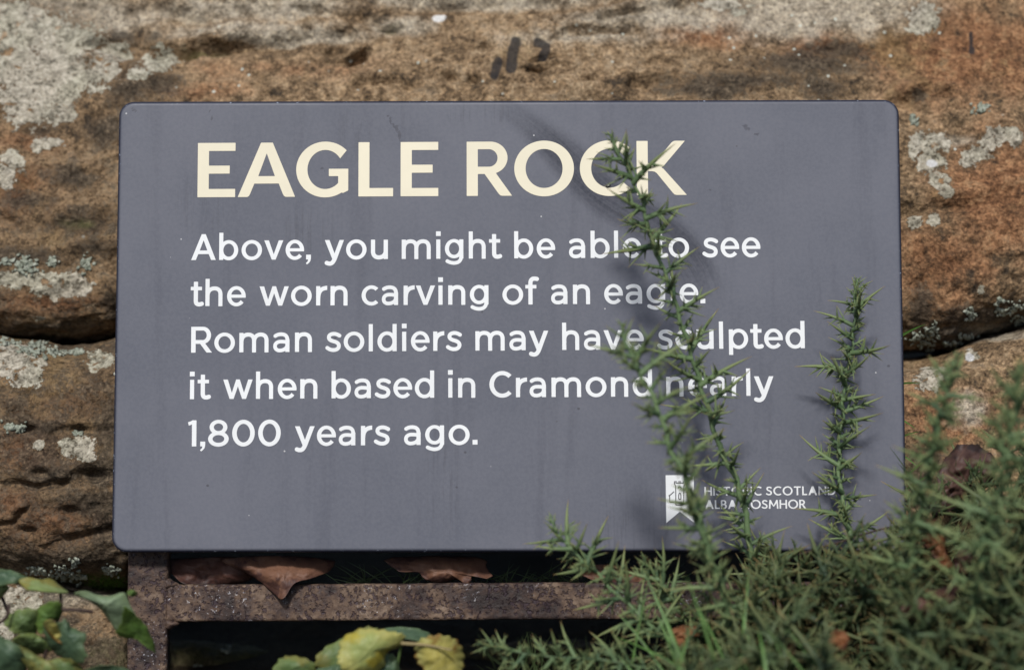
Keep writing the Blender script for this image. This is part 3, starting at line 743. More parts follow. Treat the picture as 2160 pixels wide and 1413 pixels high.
    if ch == '.': return g, b(0, 0, 10.6, 10.4), 10.6, 'ee'
    if ch == ',': return g, po([(0, 10.4), (10.6, 10.4), (10.6, 2.2), (9.2, -3.6), (6.2, -7.6), (2, -10.6), (-.6, -7.6), (3.6, -3.6), (4.4, 0), (0, 0)]), 10.6, 'ee'

def title_glyph(ch):
    g = G(-4, -5, 135, 122, 0.8); b, po = g.box, g.poly
    if ch == 'E': return g, MN(MN(b(0, 0, 23.6, 115.6), b(0, 98.4, 79.5, 115.6)), MN(b(0, 50, 67.6, 67), b(0, 0, 79.5, 17.4)))
    if ch == 'A': return g, MX(po([(0, 0), (48.4, 115.6), (73.2, 115.6), (121, 0), (101, 0), (97.5, 2), (95, 6.5), (86.4, 28.4), (34.8, 28.4), (26, 6.5), (23.6, 2), (20, 0)]), -po([(43, 44.2), (78.2, 44.2), (60.6, 93)]))
    if ch == 'G':
        f = g.ring(61.5, 57.8, 61.5, 59.4, 23.8, 17.8); f = MX(f, g.X - 110)
        f = MX(f, -MX(MX(61 - g.X, 52 - g.Y), (g.Y - 90 - 1.26 * (g.X - 99.7)) / 1.6))
        return g, MN(f, MN(b(69, 43.6, 110, 59.2), po([(88.8, 59.2), (110, 59.2), (110, 13), (99, 7.5), (88.8, 11)])))
    if ch == 'L': return g, MN(b(0, 0, 23.2, 115.6), b(0, 0, 73.2, 17.8))
    if ch == 'R':
        o = MN(b(0, 46.6, 50, 115.6), g.ell(50, 81.1, 36.3, 34.5)); i = MN(b(23.5, 62, 47, 99.4), g.ell(47, 80.7, 18.2, 18.7))
        return g, MN(MN(b(0, 0, 23.5, 115.6), MX(o, -i)), po([(34, 52), (59, 52), (95.8, 0), (75, 0), (71, 1), (67.5, 4.5)]))
    if ch == 'O': return g, g.ring(63, 57.8, 63, 59.4, 24, 17.8)
    if ch == 'C': return g, MX(g.ring(63, 57.8, 63, 59.4, 24, 17.8), -g.wedge(58, 57.8, -42, 42))
    if ch == 'K': return g, MN(b(0, 0, 23.6, 115.6), po([(20, 67.5), (30, 67.5), (35, 66), (38.6, 69), (74, 112), (78.5, 115), (82, 115.6), (102.5, 115.6), (56.5, 61.5), (52, 59), (56.5, 56), (105.5, 0), (84, 0), (79.5, 1), (76, 4.5), (42.5, 46.5), (38, 49.8), (32, 51), (20, 51)]))

def logo_glyph(ch):
    g = G(-2, -2, 24, 21, 0.22); b, p, po, C, w = g.box, g.path, g.poly, 18.5, 3.0
    if ch == 'H': return g, MN(MN(b(0, 0, w, C), b(11.6, 0, 11.6 + w, C)), b(0, 8.2, 14, 10.9)), 14.6
    if ch == 'I': return g, b(0, 0, w, C), w
    if ch == 'S': return g, p([(9.6, 15.6), ((8.4, 16.6), (7, 17.1), (5.6, 17.1)), ((3.4, 17.1), (1.7, 15.8), (1.7, 13.8)), ((1.7, 11.4), (3.8, 10.5), (5.8, 9.6)), ((8.2, 8.5), (9.6, 7.3), (9.6, 5)), ((9.6, 2.8), (7.8, 1.4), (5.4, 1.4)), ((3.4, 1.4), (1.8, 2.2), (.6, 3.4))], 2.8), 11.2
    if ch == 'T': return g, MN(b(0, C - 2.7, 13.4, C), b(5.2, 0, 8.2, C)), 13.4
    if ch == 'O': return g, g.ring(9.7, 9.25, 9.7, 9.6, 3.1, 2.7), 19.4
    if ch == 'C': return g, MX(g.ring(9.7, 9.25, 9.7, 9.6, 3.1, 2.7), -g.wedge(9, 9.25, -47, 47)), 15.6
    if ch == 'G': return g, MN(MX(g.ring(9.7, 9.25, 9.7, 9.6, 3.1, 2.7), -g.wedge(9, 9.25, -70, 47)), b(13.2, 1.6, 16.2, 9)), 16.2
    if ch == 'R':
        o = MN(b(0, 7.6, 6, C), g.ell(6, 13.05, 5.2, 5.45)); i = MN(b(w, 10.2, 5.8, 15.9), g.ell(5.8, 13.05, 2.4, 2.85))
        return g, MN(MN(b(0, 0, w, C), MX(o, -i)), po([(4.6, 8.4), (8, 8.4), (13.4, 0), (9.7, 0)])), 13
    if ch == 'L': return g, MN(b(0, 0, w, C), b(0, 0, 9.6, 2.7)), 9.6
    if ch == 'A': return g, MX(po([(0, 0), (6.7, C), (10, C), (16.7, 0), (13.3, 0), (11.7, 4.5), (5, 4.5), (3.4, 0)]), -po([(5.9, 7), (10.8, 7), (8.35, 13.9)])), 16.7
    if ch == 'N': return g, po([(0, 0), (0, C), (2.6, C), (12.6, 6), (12.6, C), (15.5, C), (15.5, 0), (13, 0), (2.9, 12.6), (2.9, 0)]), 15.5
    if ch == 'D': return g, MN(b(0, 0, w, C), MX(MX(MN(b(0, 0, 6.6, C), g.ell(6.6, 9.25, 9.2, 9.25)), -MN(b(2, 2.7, 6.4, 15.8), g.ell(6.4, 9.25, 6.2, 6.55))), -g.X)), 15.8
    if ch == 'B':
        f = MX(MN(b(0, 8, 6, C), g.ell(6, 13.3, 4.6, 5.2)), -MN(b(w, 10.6, 5.6, 16), g.ell(5.6, 13.3, 2.1, 2.7)))
        h = MX(MN(b(0, 0, 6.2, 10.6), g.ell(6.2, 5.3, 5.4, 5.3)), -MN(b(w, 2.6, 6, 8.1), g.ell(6, 5.35, 2.6, 2.75)))
        return g, MN(MN(b(0, 0, w, C), f), h), 11.8
    if ch == 'M': return g, po([(0, 0), (1.2, C), (4, C), (9.4, 7), (14.8, C), (17.6, C), (18.8, 0), (15.8, 0), (15.2, 11.6), (9.8, 4.2), (9, 4.2), (3.6, 11.6), (3, 0)]), 18.8

GC = {}
def glyph(kind, ch):
    k = (kind, ch)
    if k not in GC:
        fn = {'b': body_glyph, 't': title_glyph, 'l': logo_glyph}[kind]; r = fn(ch)
        GC[k] = (contours(r[0].x, r[0].y, r[1] + (0.17 if kind == 'b' else 0.0)), r[2] if len(r) > 2 else 0, r[3] if len(r) > 3 else '')
    return GC[k]

def fill_mesh(name, loops, mat, z, thick=0.00012):
    """closed loops in panel metres -> one filled flat piece standing a hair proud of the panel"""
    cu = bpy.data.curves.new(name, 'CURVE'); cu.dimensions = '2D'; cu.fill_mode = 'BOTH'; cu.extrude = thick / 2 * 1000
    for L in loops:
        sp = cu.splines.new('POLY'); sp.points.add(len(L) - 1)
        for q, (x, y) in zip(sp.points, L): q.co = (x * 1000, y * 1000, 0, 1)
        sp.use_cyclic_u = True
    tmp = bpy.data.objects.new('outline', cu); COL.objects.link(tmp)
    me = bpy.data.meshes.new_from_object(tmp.evaluated_get(bpy.context.evaluated_depsgraph_get()))
    V = np.array([v.co[:] for v in me.vertices]) / 1000.0; F = [list(p.vertices) for p in me.polygons]
    bpy.data.objects.remove(tmp); bpy.data.curves.remove(cu); bpy.data.meshes.remove(me)
    return mesh_obj(name, pl2w(V[:, 0], V[:, 1], V[:, 2] + z), F, mat, sign, False)

def lay(kind, text, p0, p1, name, mat, gap, bear=None, positions=None):
    """text on the baseline from picture point p0 to p1, stretched to end exactly there"""
    items = []; x = 0.0; prev = None
    for ch in text:
        if ch == ' ': x += gap; prev = None if bear is None else prev; items.append(None); continue
        lp, w, sb = glyph(kind, ch)
        if bear is not None:
            if items and items[-1] is not None: x += bear[psb[1]] + bear[sb[0]]
            psb = sb
        elif items and items[-1] is not None: x += positions
        items.append((x, lp)); x += w
    (ax, ay), (bx, by) = [tuple(float(v) for v in px2pl(np.array(q[0]), np.array(q[1]))) for q in (p0, p1)]
    L = math.hypot(bx - ax, by - ay); k = L / x
    sy = math.hypot(p1[0] - p0[0], p1[1] - p0[1]); sy = L / sy
    ux, uy = (bx - ax) / L, (by - ay) / L
    loops = []
    for it in items:
        if it is None: continue
        for lp in it[1]:
            loops.append([(ax + ux * (it[0] + q[0]) * k - uy * q[1] * sy, ay + uy * (it[0] + q[0]) * k + ux * q[1] * sy) for q in lp])
    return fill_mesh(name, loops, mat, 0.00012)

BEAR = {'s': 5.6, 'o': 3.4, 'e': 2.2, 'd': 1.0, 'a': 3.4}
loops = []
tx0, ty0, tx1, ty1 = 415.5, 416.5, 1448, 411.5
for ch, x in zip('EAGLEROCK', [416.5, 501.5, 624.5, 756, 845, 984.5, 1085, 1223.5, 1343.5]):
    yb = ty0 + (x - tx0) / (tx1 - tx0) * (ty1 - ty0)
    (ox, oy) = px2pl(np.array(x), np.array(yb)); ex, ey = px2pl(np.array(x + 100.0), np.array(yb - 0.48))
    ux, uy = float(ex - ox) / 100, float(ey - oy) / 100
    for lp in glyph('t', ch)[0]:
        loops.append([(float(ox) + ux * q[0] - uy * q[1], float(oy) + uy * q[0] + ux * q[1]) for q in lp])
tag(fill_mesh('title_lettering', loops, CREAM, 0.00012), 'cream capitals EAGLE ROCK')
for t, a, b in [("Above, you might be able to see", (403, 549), (1604, 542.5)), ("the worn carving of an eagle.", (402, 646), (1488, 640)),
                ("Roman soldiers may have sculpted", (403, 744), (1698, 734.5)), ("it when based in Cramond nearly", (400.5, 842), (1632, 834.5)), ("1,800 years ago.", (396, 941.5), (1007.5, 937.5))]:
    tag(lay('b', t, a, b, 'text_line', WHITE, 29.0, BEAR), 'white line reading ' + t)
tag(lay('l', 'HISTORIC SCOTLAND', (1486, 1045), (1763, 1043.5), 'logo_lettering', WHITE, 9, None, 2.6), 'small white capitals HISTORIC SCOTLAND')
tag(lay('l', 'ALBA AOSMHOR', (1487.5, 1073), (1700, 1072), 'logo_lettering', WHITE, 9, None, 2.2), 'small white capitals ALBA AOSMHOR')
def pxl(L): 
    x, y = px2pl(np.array([q[0] for q in L], float), np.array([q[1] for q in L], float)); return list(zip(x.tolist(), y.tolist()))
badge = tag(fill_mesh('banner_emblem', [pxl([(1404, 1002), (1463.5, 1001.5), (1464, 1102), (1434, 1078.5), (1405.5, 1102.5)])], WHITE, 0.00012), 'white forked banner with a tower drawn on it')
def ribbon(P, w):
    P = np.asarray(P, float); T = np.gradient(P, axis=0); T /= np.linalg.norm(T, axis=1)[:, None]
    N = np.stack([-T[:, 1], T[:, 0]], 1) * w / 2
    return pxl(list(map(tuple, P + N)) + list(map(tuple, (P - N)[::-1])))
TX = lambda zx, zy: (1350 + zx / 4.8, 970 + zy / 4.8)
strokes = [[(348, 218), (348, 240), (360, 262), (362, 350), (362, 455), (402, 455), (442, 453), (443, 350), (443, 262), (455, 240), (455, 218)],
           [(346, 218), (372, 218)], [(388, 218), (416, 218)], [(432, 218), (457, 218)], [(358, 232), (402, 232), (446, 232)],
           [(381, 284), (390, 275), (402, 263), (413, 275), (424, 284)], [(391, 395), (391, 355), (396, 338), (402, 330), (409, 338), (414, 355), (414, 395), (402, 395), (391, 395)],
           [(290, 362), (312, 348), (344, 318)], [(299, 358), (300, 395), (302, 427), (325, 427), (346, 426)],
           [(462, 318), (494, 348), (516, 362)], [(507, 358), (506, 395), (504, 427), (481, 427), (460, 426)]]
for st in strokes:
    q = np.array([TX(*p) for p in st]); s = np.concatenate([[0], np.cumsum(np.hypot(*np.diff(q, axis=0).T))]); u = np.linspace(0, s[-1], max(4, int(s[-1] / 1.2)))
    q = np.stack([np.interp(u, s, q[:, 0]), np.interp(u, s, q[:, 1])], 1)
    x, y = zip(*ribbon(q, 2.0)); n = len(q)
    mb_f = [[i, i + 1, 2 * n - 2 - i, 2 * n - 1 - i] for i in range(n - 1)]
    o = mesh_obj('tower_line', pl2w(np.array(x), np.array(y), 0.0003 + 0.00001 * strokes.index(st)), mb_f, INK, None, False)
    o.parent = badge; o.data.transform(Matrix.Translation(-Vector(sign['_o'])))

# ------------------------------------------------------------------ rusty frame behind the sign
frame = thing('iron_frame', pl2w(-0.235, -0.33, -0.02), 'rusty pitted iron frame of flat bars behind the sign', 'frame')
def bar(name, quad, z0, th, nl, nw, seed):
    """flat bar whose front face is the picture quad (tl, tr, br, bl) on the panel-parallel plane z0, rounded arrises, pitted"""
    q = np.array([np.array(px2pl(np.array(float(a)), np.array(float(b)), z0)) for a, b in quad])
    u = np.linspace(0, 1, nl); rr = 0.0022
    c = np.array([0, .06, .13, .3, .5, .7, .87, .94, 1.0]) if nw is None else np.linspace(0, 1, nw)
    prof = [(v, -0.0) for v in c]
    sec = [(0.0, -th), (0.0, -rr), (0.02, -rr * .3)] + [(0.06 + 0.88 * v, 0) for v in c] + [(0.98, -rr * .3), (1.0, -rr), (1.0, -th)]
    P = []
    for t in u:
        a = q[0] + (q[1] - q[0]) * t; b_ = q[3] + (q[2] - q[3]) * t
        for s, z in sec:
            xy = a + (b_ - a) * s; P.append((xy[0], xy[1], z0 + z))
    P = np.array(P); n = len(sec)
    h = 0.0006 * fbm(P * 120, 3, seed) + 0.0005 * fbm(P * 420, 2, seed + 3)
    P[:, 2] += h; P[:, 1] += 0.0006 * fbm(P * 90 + 3, 3, seed + 8); P[:, 0] += 0.0006 * fbm(P * 90 + 7, 3, seed + 9)
    F = grid_faces(nl, n, True).tolist(); F.append(list(range(n))[::-1]); F.append([(nl - 1) * n + i for i in range(n)])
    return mesh_obj(name, pl2w(P[:, 0], P[:, 1], P[:, 2]), F, RUST, frame)
ZF = -0.0155
bar('post', [(271, 900), (264, 1700), (349, 1700), (356, 900)][::1], ZF, 0.010, 260, None, 3)
bar('crossbar', [(352, 1233), (1786, 1226), (1786, 1302), (350, 1312)], ZF - 0.0004, 0.010, 420, None, 5)
bar('post', [(1790, 900), (1800, 1700), (1885, 1700), (1875, 900)], ZF, 0.010, 160, None, 9)
def weld(px, py, seed):
    x, y = px2pl(np.array(float(px)), np.array(float(py)), ZF)
    a = np.linspace(0, 2 * math.pi, 20, endpoint=False); rr = np.linspace(0, 1, 7)
    R = 0.0048 * (1 + 0.25 * np.sin(3 * a + seed)); P = []
    for t in rr[::-1]: 
        for k, an in enumerate(a): P.append((x + R[k] * t * math.cos(an), y + 0.7 * R[k] * t * math.sin(an), ZF - 0.0035 + 0.0042 * math.sqrt(max(0, 1 - t * t))))
    P = np.array(P)
    return mesh_obj('weld', pl2w(P[:, 0], P[:, 1], P[:, 2]), grid_faces(7, 20, True), RUST, frame)
weld(358, 1316, 1); weld(356, 1232, 2)

# ------------------------------------------------------------------ leaves built from star shaped outlines
def leaf_mesh(outline, d, tilt=(0, 0), bulge=0.004, curl=0.004, seed=0, jag=0.5, base=None, nveins=5, wob=0.0018, nr=14, teeth=0.0, fold=0.0, foldang=0.0):
    """outline in picture points at depth d; tilt = depth change (m) per 100 px to the right / down"""
    O = np.array(outline, float); O = np.vstack([O, O[:1]])
    n = len(outline)
    ext = np.vstack([O[-2], O, O[1]])
    C = []
    for i in range(1, n + 1):
        p0, p1, p2, p3 = ext[i - 1], ext[i], ext[i + 1], ext[i + 2]
        for t in np.linspace(0, 1, 10, endpoint=False):
            C.append(0.5 * (2 * p1 + (p2 - p0) * t + (2 * p0 - 5 * p1 + 4 * p2 - p3) * t * t + (3 * p1 - p0 - 3 * p2 + p3) * t ** 3))
    C = np.array(C); ctr = C.mean(0); na = len(C)
    R = C - ctr
    k = np.arange(na); ang = k / na * 2 * math.pi
    jn = fbm(np.stack([np.cos(ang) * 6, np.sin(ang) * 6, 0 * ang + seed], -1), 3, seed) * 0.06 * jag
    if teeth: jn = jn + teeth * (np.abs(((k * 0.31) % 2) - 1) - 0.5)
    rad = np.linspace(0, 1, nr)
    Q = ctr + (rad[:, None] * (1 + jn[None] * rad[:, None] ** 4))[:, :, None] * R[None]; Q = Q.reshape(-1, 2); rr = np.repeat(rad, na)
    rel = Q - ctr; scale = np.abs(R).max()
    rx, ry = rel[:, 0] / scale, rel[:, 1] / scale
    w = fbm(np.stack([rx * 2.2, ry * 2.2, 0 * rx + seed * 3.1], -1), 3, seed + 50)
    D = d + tilt[0] * rel[:, 0] / 100 + tilt[1] * rel[:, 1] / 100 - 0.22 * wob * fbm(np.stack([rx * 8, ry * 8, 0 * rx + seed], -1), 3, seed + 80) - 0.65 * bulge * (1 - rr ** 2) + curl * rr ** 3 * np.sin(np.tile(ang, nr) * 2 + seed) + wob * w
    if fold: D = D + fold * np.abs(rx * math.cos(foldang) + ry * math.sin(foldang))
    b = np.array(base, float) if base is not None else C[0]
    D2 = np.hypot(*(C - b).T); far = np.argsort(-np.hypot(R[:, 0], R[:, 1]))
    tips = []
    for i in far:
        if all(min(abs(i - j), na - abs(i - j)) > na / (nveins + 2.5) for j in tips) and D2[i] > 0.25 * D2.max(): tips.append(i)
        if len(tips) >= nveins: break
    vein = np.zeros(len(Q))
    hub = b + (ctr - b) * 0.25
    for i in tips:
        tip = ctr + R[i] * 0.97
        dd, _, _ = seg_d(Q[:, 0], Q[:, 1], np.array([b, hub, tip]))
        vein = np.maximum(vein, np.clip(1 - dd / 4.0, 0, 1))
        for f in (0.35, 0.55, 0.75):
            m0 = hub + (tip - hub) * f; dv = (tip - hub) / np.linalg.norm(tip - hub)
            for sg in (-1, 1):
                sd_ = np.array([dv[0] * .6 - sg * dv[1] * .8, dv[1] * .6 + sg * dv[0] * .8]) * scale * 0.4
                dd, _, _ = seg_d(Q[:, 0], Q[:, 1], np.array([m0, m0 + sd_])); vein = np.maximum(vein, 0.45 * np.clip(1 - dd / 3.0, 0, 1))
    return at(Q[:, 0], Q[:, 1], D), grid_faces(nr, na, True), {'rad': rr, 'vein': vein}

def thicken(o, t=0.00035):
    md = o.modifiers.new('thickness', 'SOLIDIFY'); md.thickness = t; md.offset = 0; return o

def dead_leaf(outline, d, mat, label, **kw):
    kw.setdefault('wob', 0.006); kw.setdefault('nr', 18)
    V, F, A = leaf_mesh(outline, d, **kw)
    o = mesh_obj('dead_leaf', V, F, DEAD[mat], None, True, A, loc=V.mean(0)); thicken(o, 0.0002)
    return tag(o, label, 'leaf', 'dead leaves around the sign')
dead_leaf([(350, 1182), (420, 1176), (500, 1176), (540, 1200), (520, 1226), (450, 1236), (392, 1232), (362, 1208)], 1.213, 1, 'dull russet dead leaf lying at the left end of the gap under the sign', tilt=(0.002, -0.010), seed=1)
dead_leaf([(470, 1180), (560, 1172), (640, 1174), (702, 1182), (694, 1204), (655, 1220), (622, 1230), (598, 1262), (582, 1256), (548, 1226), (515, 1206)], 1.201, 0, 'tan curled dead leaf pointing down over the rusty crossbar', tilt=(0.001, -0.022), bulge=0.007, seed=4, fold=0.004, foldang=0.0, base=(590, 1262))
dead_leaf([(815, 1180), (880, 1172), (960, 1174), (1015, 1176), (1034, 1206), (1030, 1220), (1000, 1214), (985, 1232), (968, 1222), (930, 1228), (900, 1222), (880, 1206), (840, 1204)], 1.208, 0, 'ragged brown dead leaf in the middle of the gap under the sign', tilt=(0.001, -0.016), bulge=0.006, seed=6, jag=1.2)
dead_leaf([(1225, 1195), (1290, 1190), (1340, 1204), (1392, 1216), (1380, 1226), (1320, 1228), (1260, 1224), (1232, 1214)], 1.206, 0, 'narrow brown dead leaf behind the low gorse sprig', tilt=(0.001, -0.012), seed=9, jag=1.0)
dead_leaf([(1960, 1050), (1985, 985), (2020, 940), (2070, 945), (2105, 985), (2080, 1030), (2040, 1060), (2010, 1075), (1975, 1085)], 1.165, 2, 'large dark brown dead leaf standing against the rock right of the sign', tilt=(0.010, -0.006), bulge=0.012, seed=12, jag=1.4, wob=0.008)
dead_leaf([(1945, 1115), (1958, 1092), (1985, 1100), (1992, 1130), (1996, 1165), (2012, 1195), (1990, 1196), (1965, 1170), (1948, 1148)], 1.095, 3, 'small orange tan dead leaf hanging upright in the gorse', tilt=(0.008, -0.004), seed=15, jag=1.1)
dead_leaf([(1890, 1280), (1930, 1250), (1985, 1240), (2022, 1232), (2012, 1262), (1980, 1290), (1945, 1308), (1910, 1304)], 1.045, 1, 'reddish brown dead leaf lying deep in the gorse at the lower right', tilt=(0.006, -0.010), bulge=0.008, seed=17, jag=1.0)
dead_leaf([(1412, 1330), (1440, 1318), (1478, 1322), (1482, 1336), (1452, 1352), (1450, 1382), (1424, 1372), (1418, 1350)], 1.09, 3, 'bright orange dead leaf caught below the crossbar among gorse', tilt=(0.004, -0.008), seed=19, jag=1.2)
dead_leaf([(1738, 1350), (1765, 1328), (1790, 1340), (1782, 1368), (1758, 1378)], 1.03, 3, 'small dull orange dead leaf at the bottom edge in the gorse', tilt=(0.004, -0.008), seed=23, jag=1.2)
dead_leaf([(1650, 1370), (1668, 1355), (1680, 1368), (1666, 1392), (1652, 1388)], 1.04, 0, 'tiny tan dead leaf at the bottom, left of the dull orange one', tilt=(0.004, -0.008), seed=27, jag=1.0)
dead_leaf([(2010, 1180), (2050, 1140), (2110, 1150), (2130, 1190), (2090, 1225), (2040, 1220)], 1.11, 2, 'dark crumpled dead leaf half hidden in the gorse at the right edge', tilt=(0.006, -0.008), seed=29, jag=1.5, wob=0.009)

# leafy plants
def stem(parent, pts, r0, r1, mat, name='stem'):
    P = catmull([at(*p) for p in pts], 8)
    V, F = tube(P, np.linspace(r0, r1, len(P)), 7)
    return mesh_obj(name, V, F, mat, parent)
def leafy(parent, spec):
    for i, (kind, outline, d, kw) in enumerate(spec):
        V, F, A = leaf_mesh(outline, d, **kw)
        thicken(mesh_obj('leaf', V, F, LEAF[kind], parent, True, A), 0.0003)

p1 = thing('leafy_plant', at(60, 1500, 1.14), 'green lobed leaf plant on dark twigs in the lower left corner', 'plant')
leafy(p1, [
  ('dark', [(-25, 1200), (15, 1201), (40, 1208), (62, 1222), (30, 1230), (-25, 1232)], 1.10, dict(seed=1, tilt=(0.004, -0.03), teeth=.07, base=(-25, 1215))),
  ('pale', [(-30, 1232), (-5, 1230), (18, 1236), (10, 1252), (-10, 1268), (-30, 1262)], 1.10, dict(seed=2, tilt=(0.004, -0.01), base=(-30, 1245))),
  ('pale', [(40, 1224), (60, 1217), (85, 1222), (108, 1220), (130, 1238), (144, 1249), (110, 1248), (80, 1246), (55, 1243)], 1.088, dict(seed=3, tilt=(0.006, -0.05), bulge=.003, base=(144, 1249), nveins=3)),
  ('grey', [(158, 1252), (180, 1246), (205, 1254), (232, 1256), (262, 1250), (276, 1278), (285, 1302), (250, 1332), (232, 1310), (212, 1284), (190, 1268)], 1.082, dict(seed=4, tilt=(0.004, 0.012), bulge=.006, base=(195, 1290), nveins=3, fold=.004, foldang=.7)),
  ('bright', [(264, 1280), (290, 1300), (312, 1325), (328, 1372), (312, 1366), (288, 1348), (262, 1345), (245, 1334), (256, 1312)], 1.080, dict(seed=5, tilt=(0.010, 0.02), bulge=.003, base=(262, 1300), nveins=3, teeth=.085)),
  ('bright', [(268, 1250), (276, 1243), (290, 1250), (280, 1258)], 1.084, dict(seed=6, nveins=2)),
  ('green', [(10, 1312), (28, 1290), (62, 1282), (84, 1292), (82, 1320), (64, 1346), (40, 1338), (22, 1330)], 1.078, dict(seed=7, tilt=(0.004, 0.012), bulge=.007, teeth=.10, nveins=5, base=(75, 1285))),
  ('bright', [(72, 1292), (96, 1272), (124, 1268), (131, 1284), (124, 1304), (102, 1312), (86, 1338), (76, 1318)], 1.074, dict(seed=8, tilt=(-0.008, 0.012), bulge=.005, teeth=.085, base=(130, 1280))),
  ('yellow', [(92, 1312), (112, 1308), (130, 1332), (146, 1358), (128, 1356), (106, 1340)], 1.068, dict(seed=9, tilt=(0.006, 0.02), bulge=.004, nveins=2)),
  ('dark', [(92, 1322), (112, 1318), (138, 1306), (152, 1322), (182, 1338), (176, 1362), (184, 1386), (158, 1402), (132, 1388), (104, 1362)], 1.072, dict(seed=10, tilt=(-0.008, 0.01), bulge=.007, teeth=.10, base=(120, 1318))),
  ('green', [(28, 1348), (60, 1334), (96, 1346), (112, 1368), (88, 1378), (52, 1380)], 1.084, dict(seed=11, tilt=(0.004, 0.03), teeth=.085)),
  ('pale', [(40, 1362), (76, 1380), (104, 1398), (112, 1430), (74, 1432), (52, 1400)], 1.066, dict(seed=12, tilt=(0.004, 0.01), teeth=.085)),
  ('dark', [(-25, 1342), (12, 1346), (42, 1366), (52, 1398), (44, 1432), (-25, 1432)], 1.06, dict(seed=13, tilt=(0.004, 0.01), bulge=.008, teeth=.085)),
  ('green', [(100, 1395), (140, 1388), (170, 1404), (180, 1432), (110, 1436)], 1.075, dict(seed=14, tilt=(0.004, 0.01), teeth=.085)),
  ('dark', [(180, 1412), (225, 1402), (268, 1410), (290, 1432), (180, 1438)], 1.078, dict(seed=15, tilt=(0.002, 0.02), teeth=.07)),
])
for pts in ([(128, 1246, 1.09), (128, 1268, 1.085), (132, 1284, 1.08), (160, 1286, 1.08), (196, 1290, 1.084)], [(132, 1284, 1.08), (112, 1330, 1.085), (90, 1400, 1.09), (70, 1500, 1.12)],
            [(19, 1272, 1.07), (16, 1296, 1.07), (0, 1312, 1.07), (-40, 1330, 1.07)], [(0, 1250, 1.11), (20, 1300, 1.11), (50, 1400, 1.11), (60, 1500, 1.13)], [(250, 1420, 1.083), (160, 1460, 1.09), (90, 1500, 1.11)]):
    stem(p1, pts, 0.0009, 0.0011, TWIG)

p2 = thing('leafy_plant', at(790, 1560, 1.15), 'yellowing scallop leaved plant at the bottom centre below the crossbar', 'plant')
leafy(p2, [
  ('dark', [(800, 1330), (830, 1322), (882, 1325), (912, 1340), (900, 1352), (850, 1346), (815, 1342)], 1.105, dict(seed=21, tilt=(0.002, -0.04), teeth=.085)),
  ('green', [(664, 1402), (680, 1370), (722, 1346), (768, 1322), (796, 1326), (806, 1342), (760, 1372), (742, 1404), (706, 1424)], 1.098, dict(seed=22, tilt=(0.006, -0.012), teeth=.10, bulge=.006)),
  ('green', [(574, 1430), (584, 1396), (604, 1383), (638, 1386), (664, 1402), (662, 1434), (620, 1442)], 1.082, dict(seed=23, tilt=(-0.004, 0.01), teeth=.10, bulge=.007)),
  ('dark', [(660, 1420), (690, 1400), (720, 1404), (736, 1430), (690, 1446)], 1.09, dict(seed=24, teeth=.10)),
  ('lime', [(714, 1376), (722, 1346), (762, 1326), (800, 1327), (836, 1333), (853, 1340), (846, 1360), (816, 1376), (808, 1408), (764, 1428), (730, 1416), (714, 1396)], 1.072, dict(seed=25, tilt=(0.008, 0.004), teeth=.085, bulge=.008, base=(725, 1420), fold=.004, foldang=.6)),
  ('dark', [(790, 1400), (820, 1378), (838, 1392), (842, 1432), (796, 1440)], 1.086, dict(seed=26, teeth=.085)),
  ('yellow', [(876, 1368), (884, 1350), (908, 1340), (940, 1340), (966, 1352), (979, 1380), (978, 1410), (972, 1440), (916, 1446), (896, 1416), (878, 1392)], 1.078, dict(seed=27, tilt=(0.010, 0.004), teeth=.10, bulge=.009, base=(880, 1440))),
])
stem(p2, [(846, 1356, 1.07), (900, 1360, 1.07), (952, 1370, 1.069)], 0.0010, 0.0006, DRYSTEM)
for pts in ([(725, 1420, 1.075), (760, 1480, 1.10), (790, 1560, 1.15)], [(620, 1430, 1.084), (690, 1500, 1.11), (785, 1560, 1.15)], [(890, 1440, 1.08), (850, 1500, 1.11), (795, 1560, 1.15)], [(850, 1340, 1.107), (830, 1440, 1.12), (795, 1560, 1.15)], [(700, 1415, 1.1), (740, 1490, 1.12), (788, 1560, 1.15)]):
    stem(p2, pts, 0.0010, 0.0012, LEAF['green'])

# ------------------------------------------------------------------ gorse
def spine(mb, b, dr, L, r, bend, n=4, seg=4):
    dr = dr / np.linalg.norm(dr); t = np.linspace(0, 1, seg + 1)
    P = b + dr * (t * L)[:, None] + bend * (t ** 2)[:, None] * L
    V, F = tube(P, r * (1 - t ** 1.5) + 0.00004, n)
    mb.add(V, F, tip=np.repeat(t, n))
def rvec(): 
    v = rng.normal(size=3); return v / np.linalg.norm(v)
def spur_geom(L, mb=None, frame_=None, dense=1.0):
    """one branchlet: a main spine along +Z with small needles along its lower half"""
    m = MB(); z = np.array([0, 0, 1.0])
    bend = rvec() * 0.16; bend[2] *= 0.2
    spine(m, np.zeros(3), z, L, 0.0007 + 0.034 * L, bend, 5, 5)
    k = int((2.5 + L * 260) * dense + rng.random())
    for i in range(k):
        t = rng.uniform(0.02, 0.5); a = rng.uniform(0, 2 * math.pi); el = rng.uniform(0.35, 1.0)
        dr = np.array([math.cos(a) * math.sin(el + .3), math.sin(a) * math.sin(el + .3), math.cos(el + .3)])
        l = rng.uniform(0.28, 0.6) * (0.006 + L * 0.6) * (1.1 - t * 0.8)
        spine(m, z * t * L + bend * t * t * L, dr, l, 0.0005 + 0.028 * l, rvec() * 0.1, 4, 3)
    return m
def basis(dr, roll):
    z = dr / np.linalg.norm(dr); x = np.cross(z, [0.2, 0.5, 0.84]); x /= np.linalg.norm(x); y = np.cross(z, x)
    c, s = math.cos(roll), math.sin(roll)
    return np.stack([c * x + s * y, -s * x + c * y, z], 1)
LENS = [(0.0295, 8), (0.019, 7), (0.0115, 7)]
SPURS = []
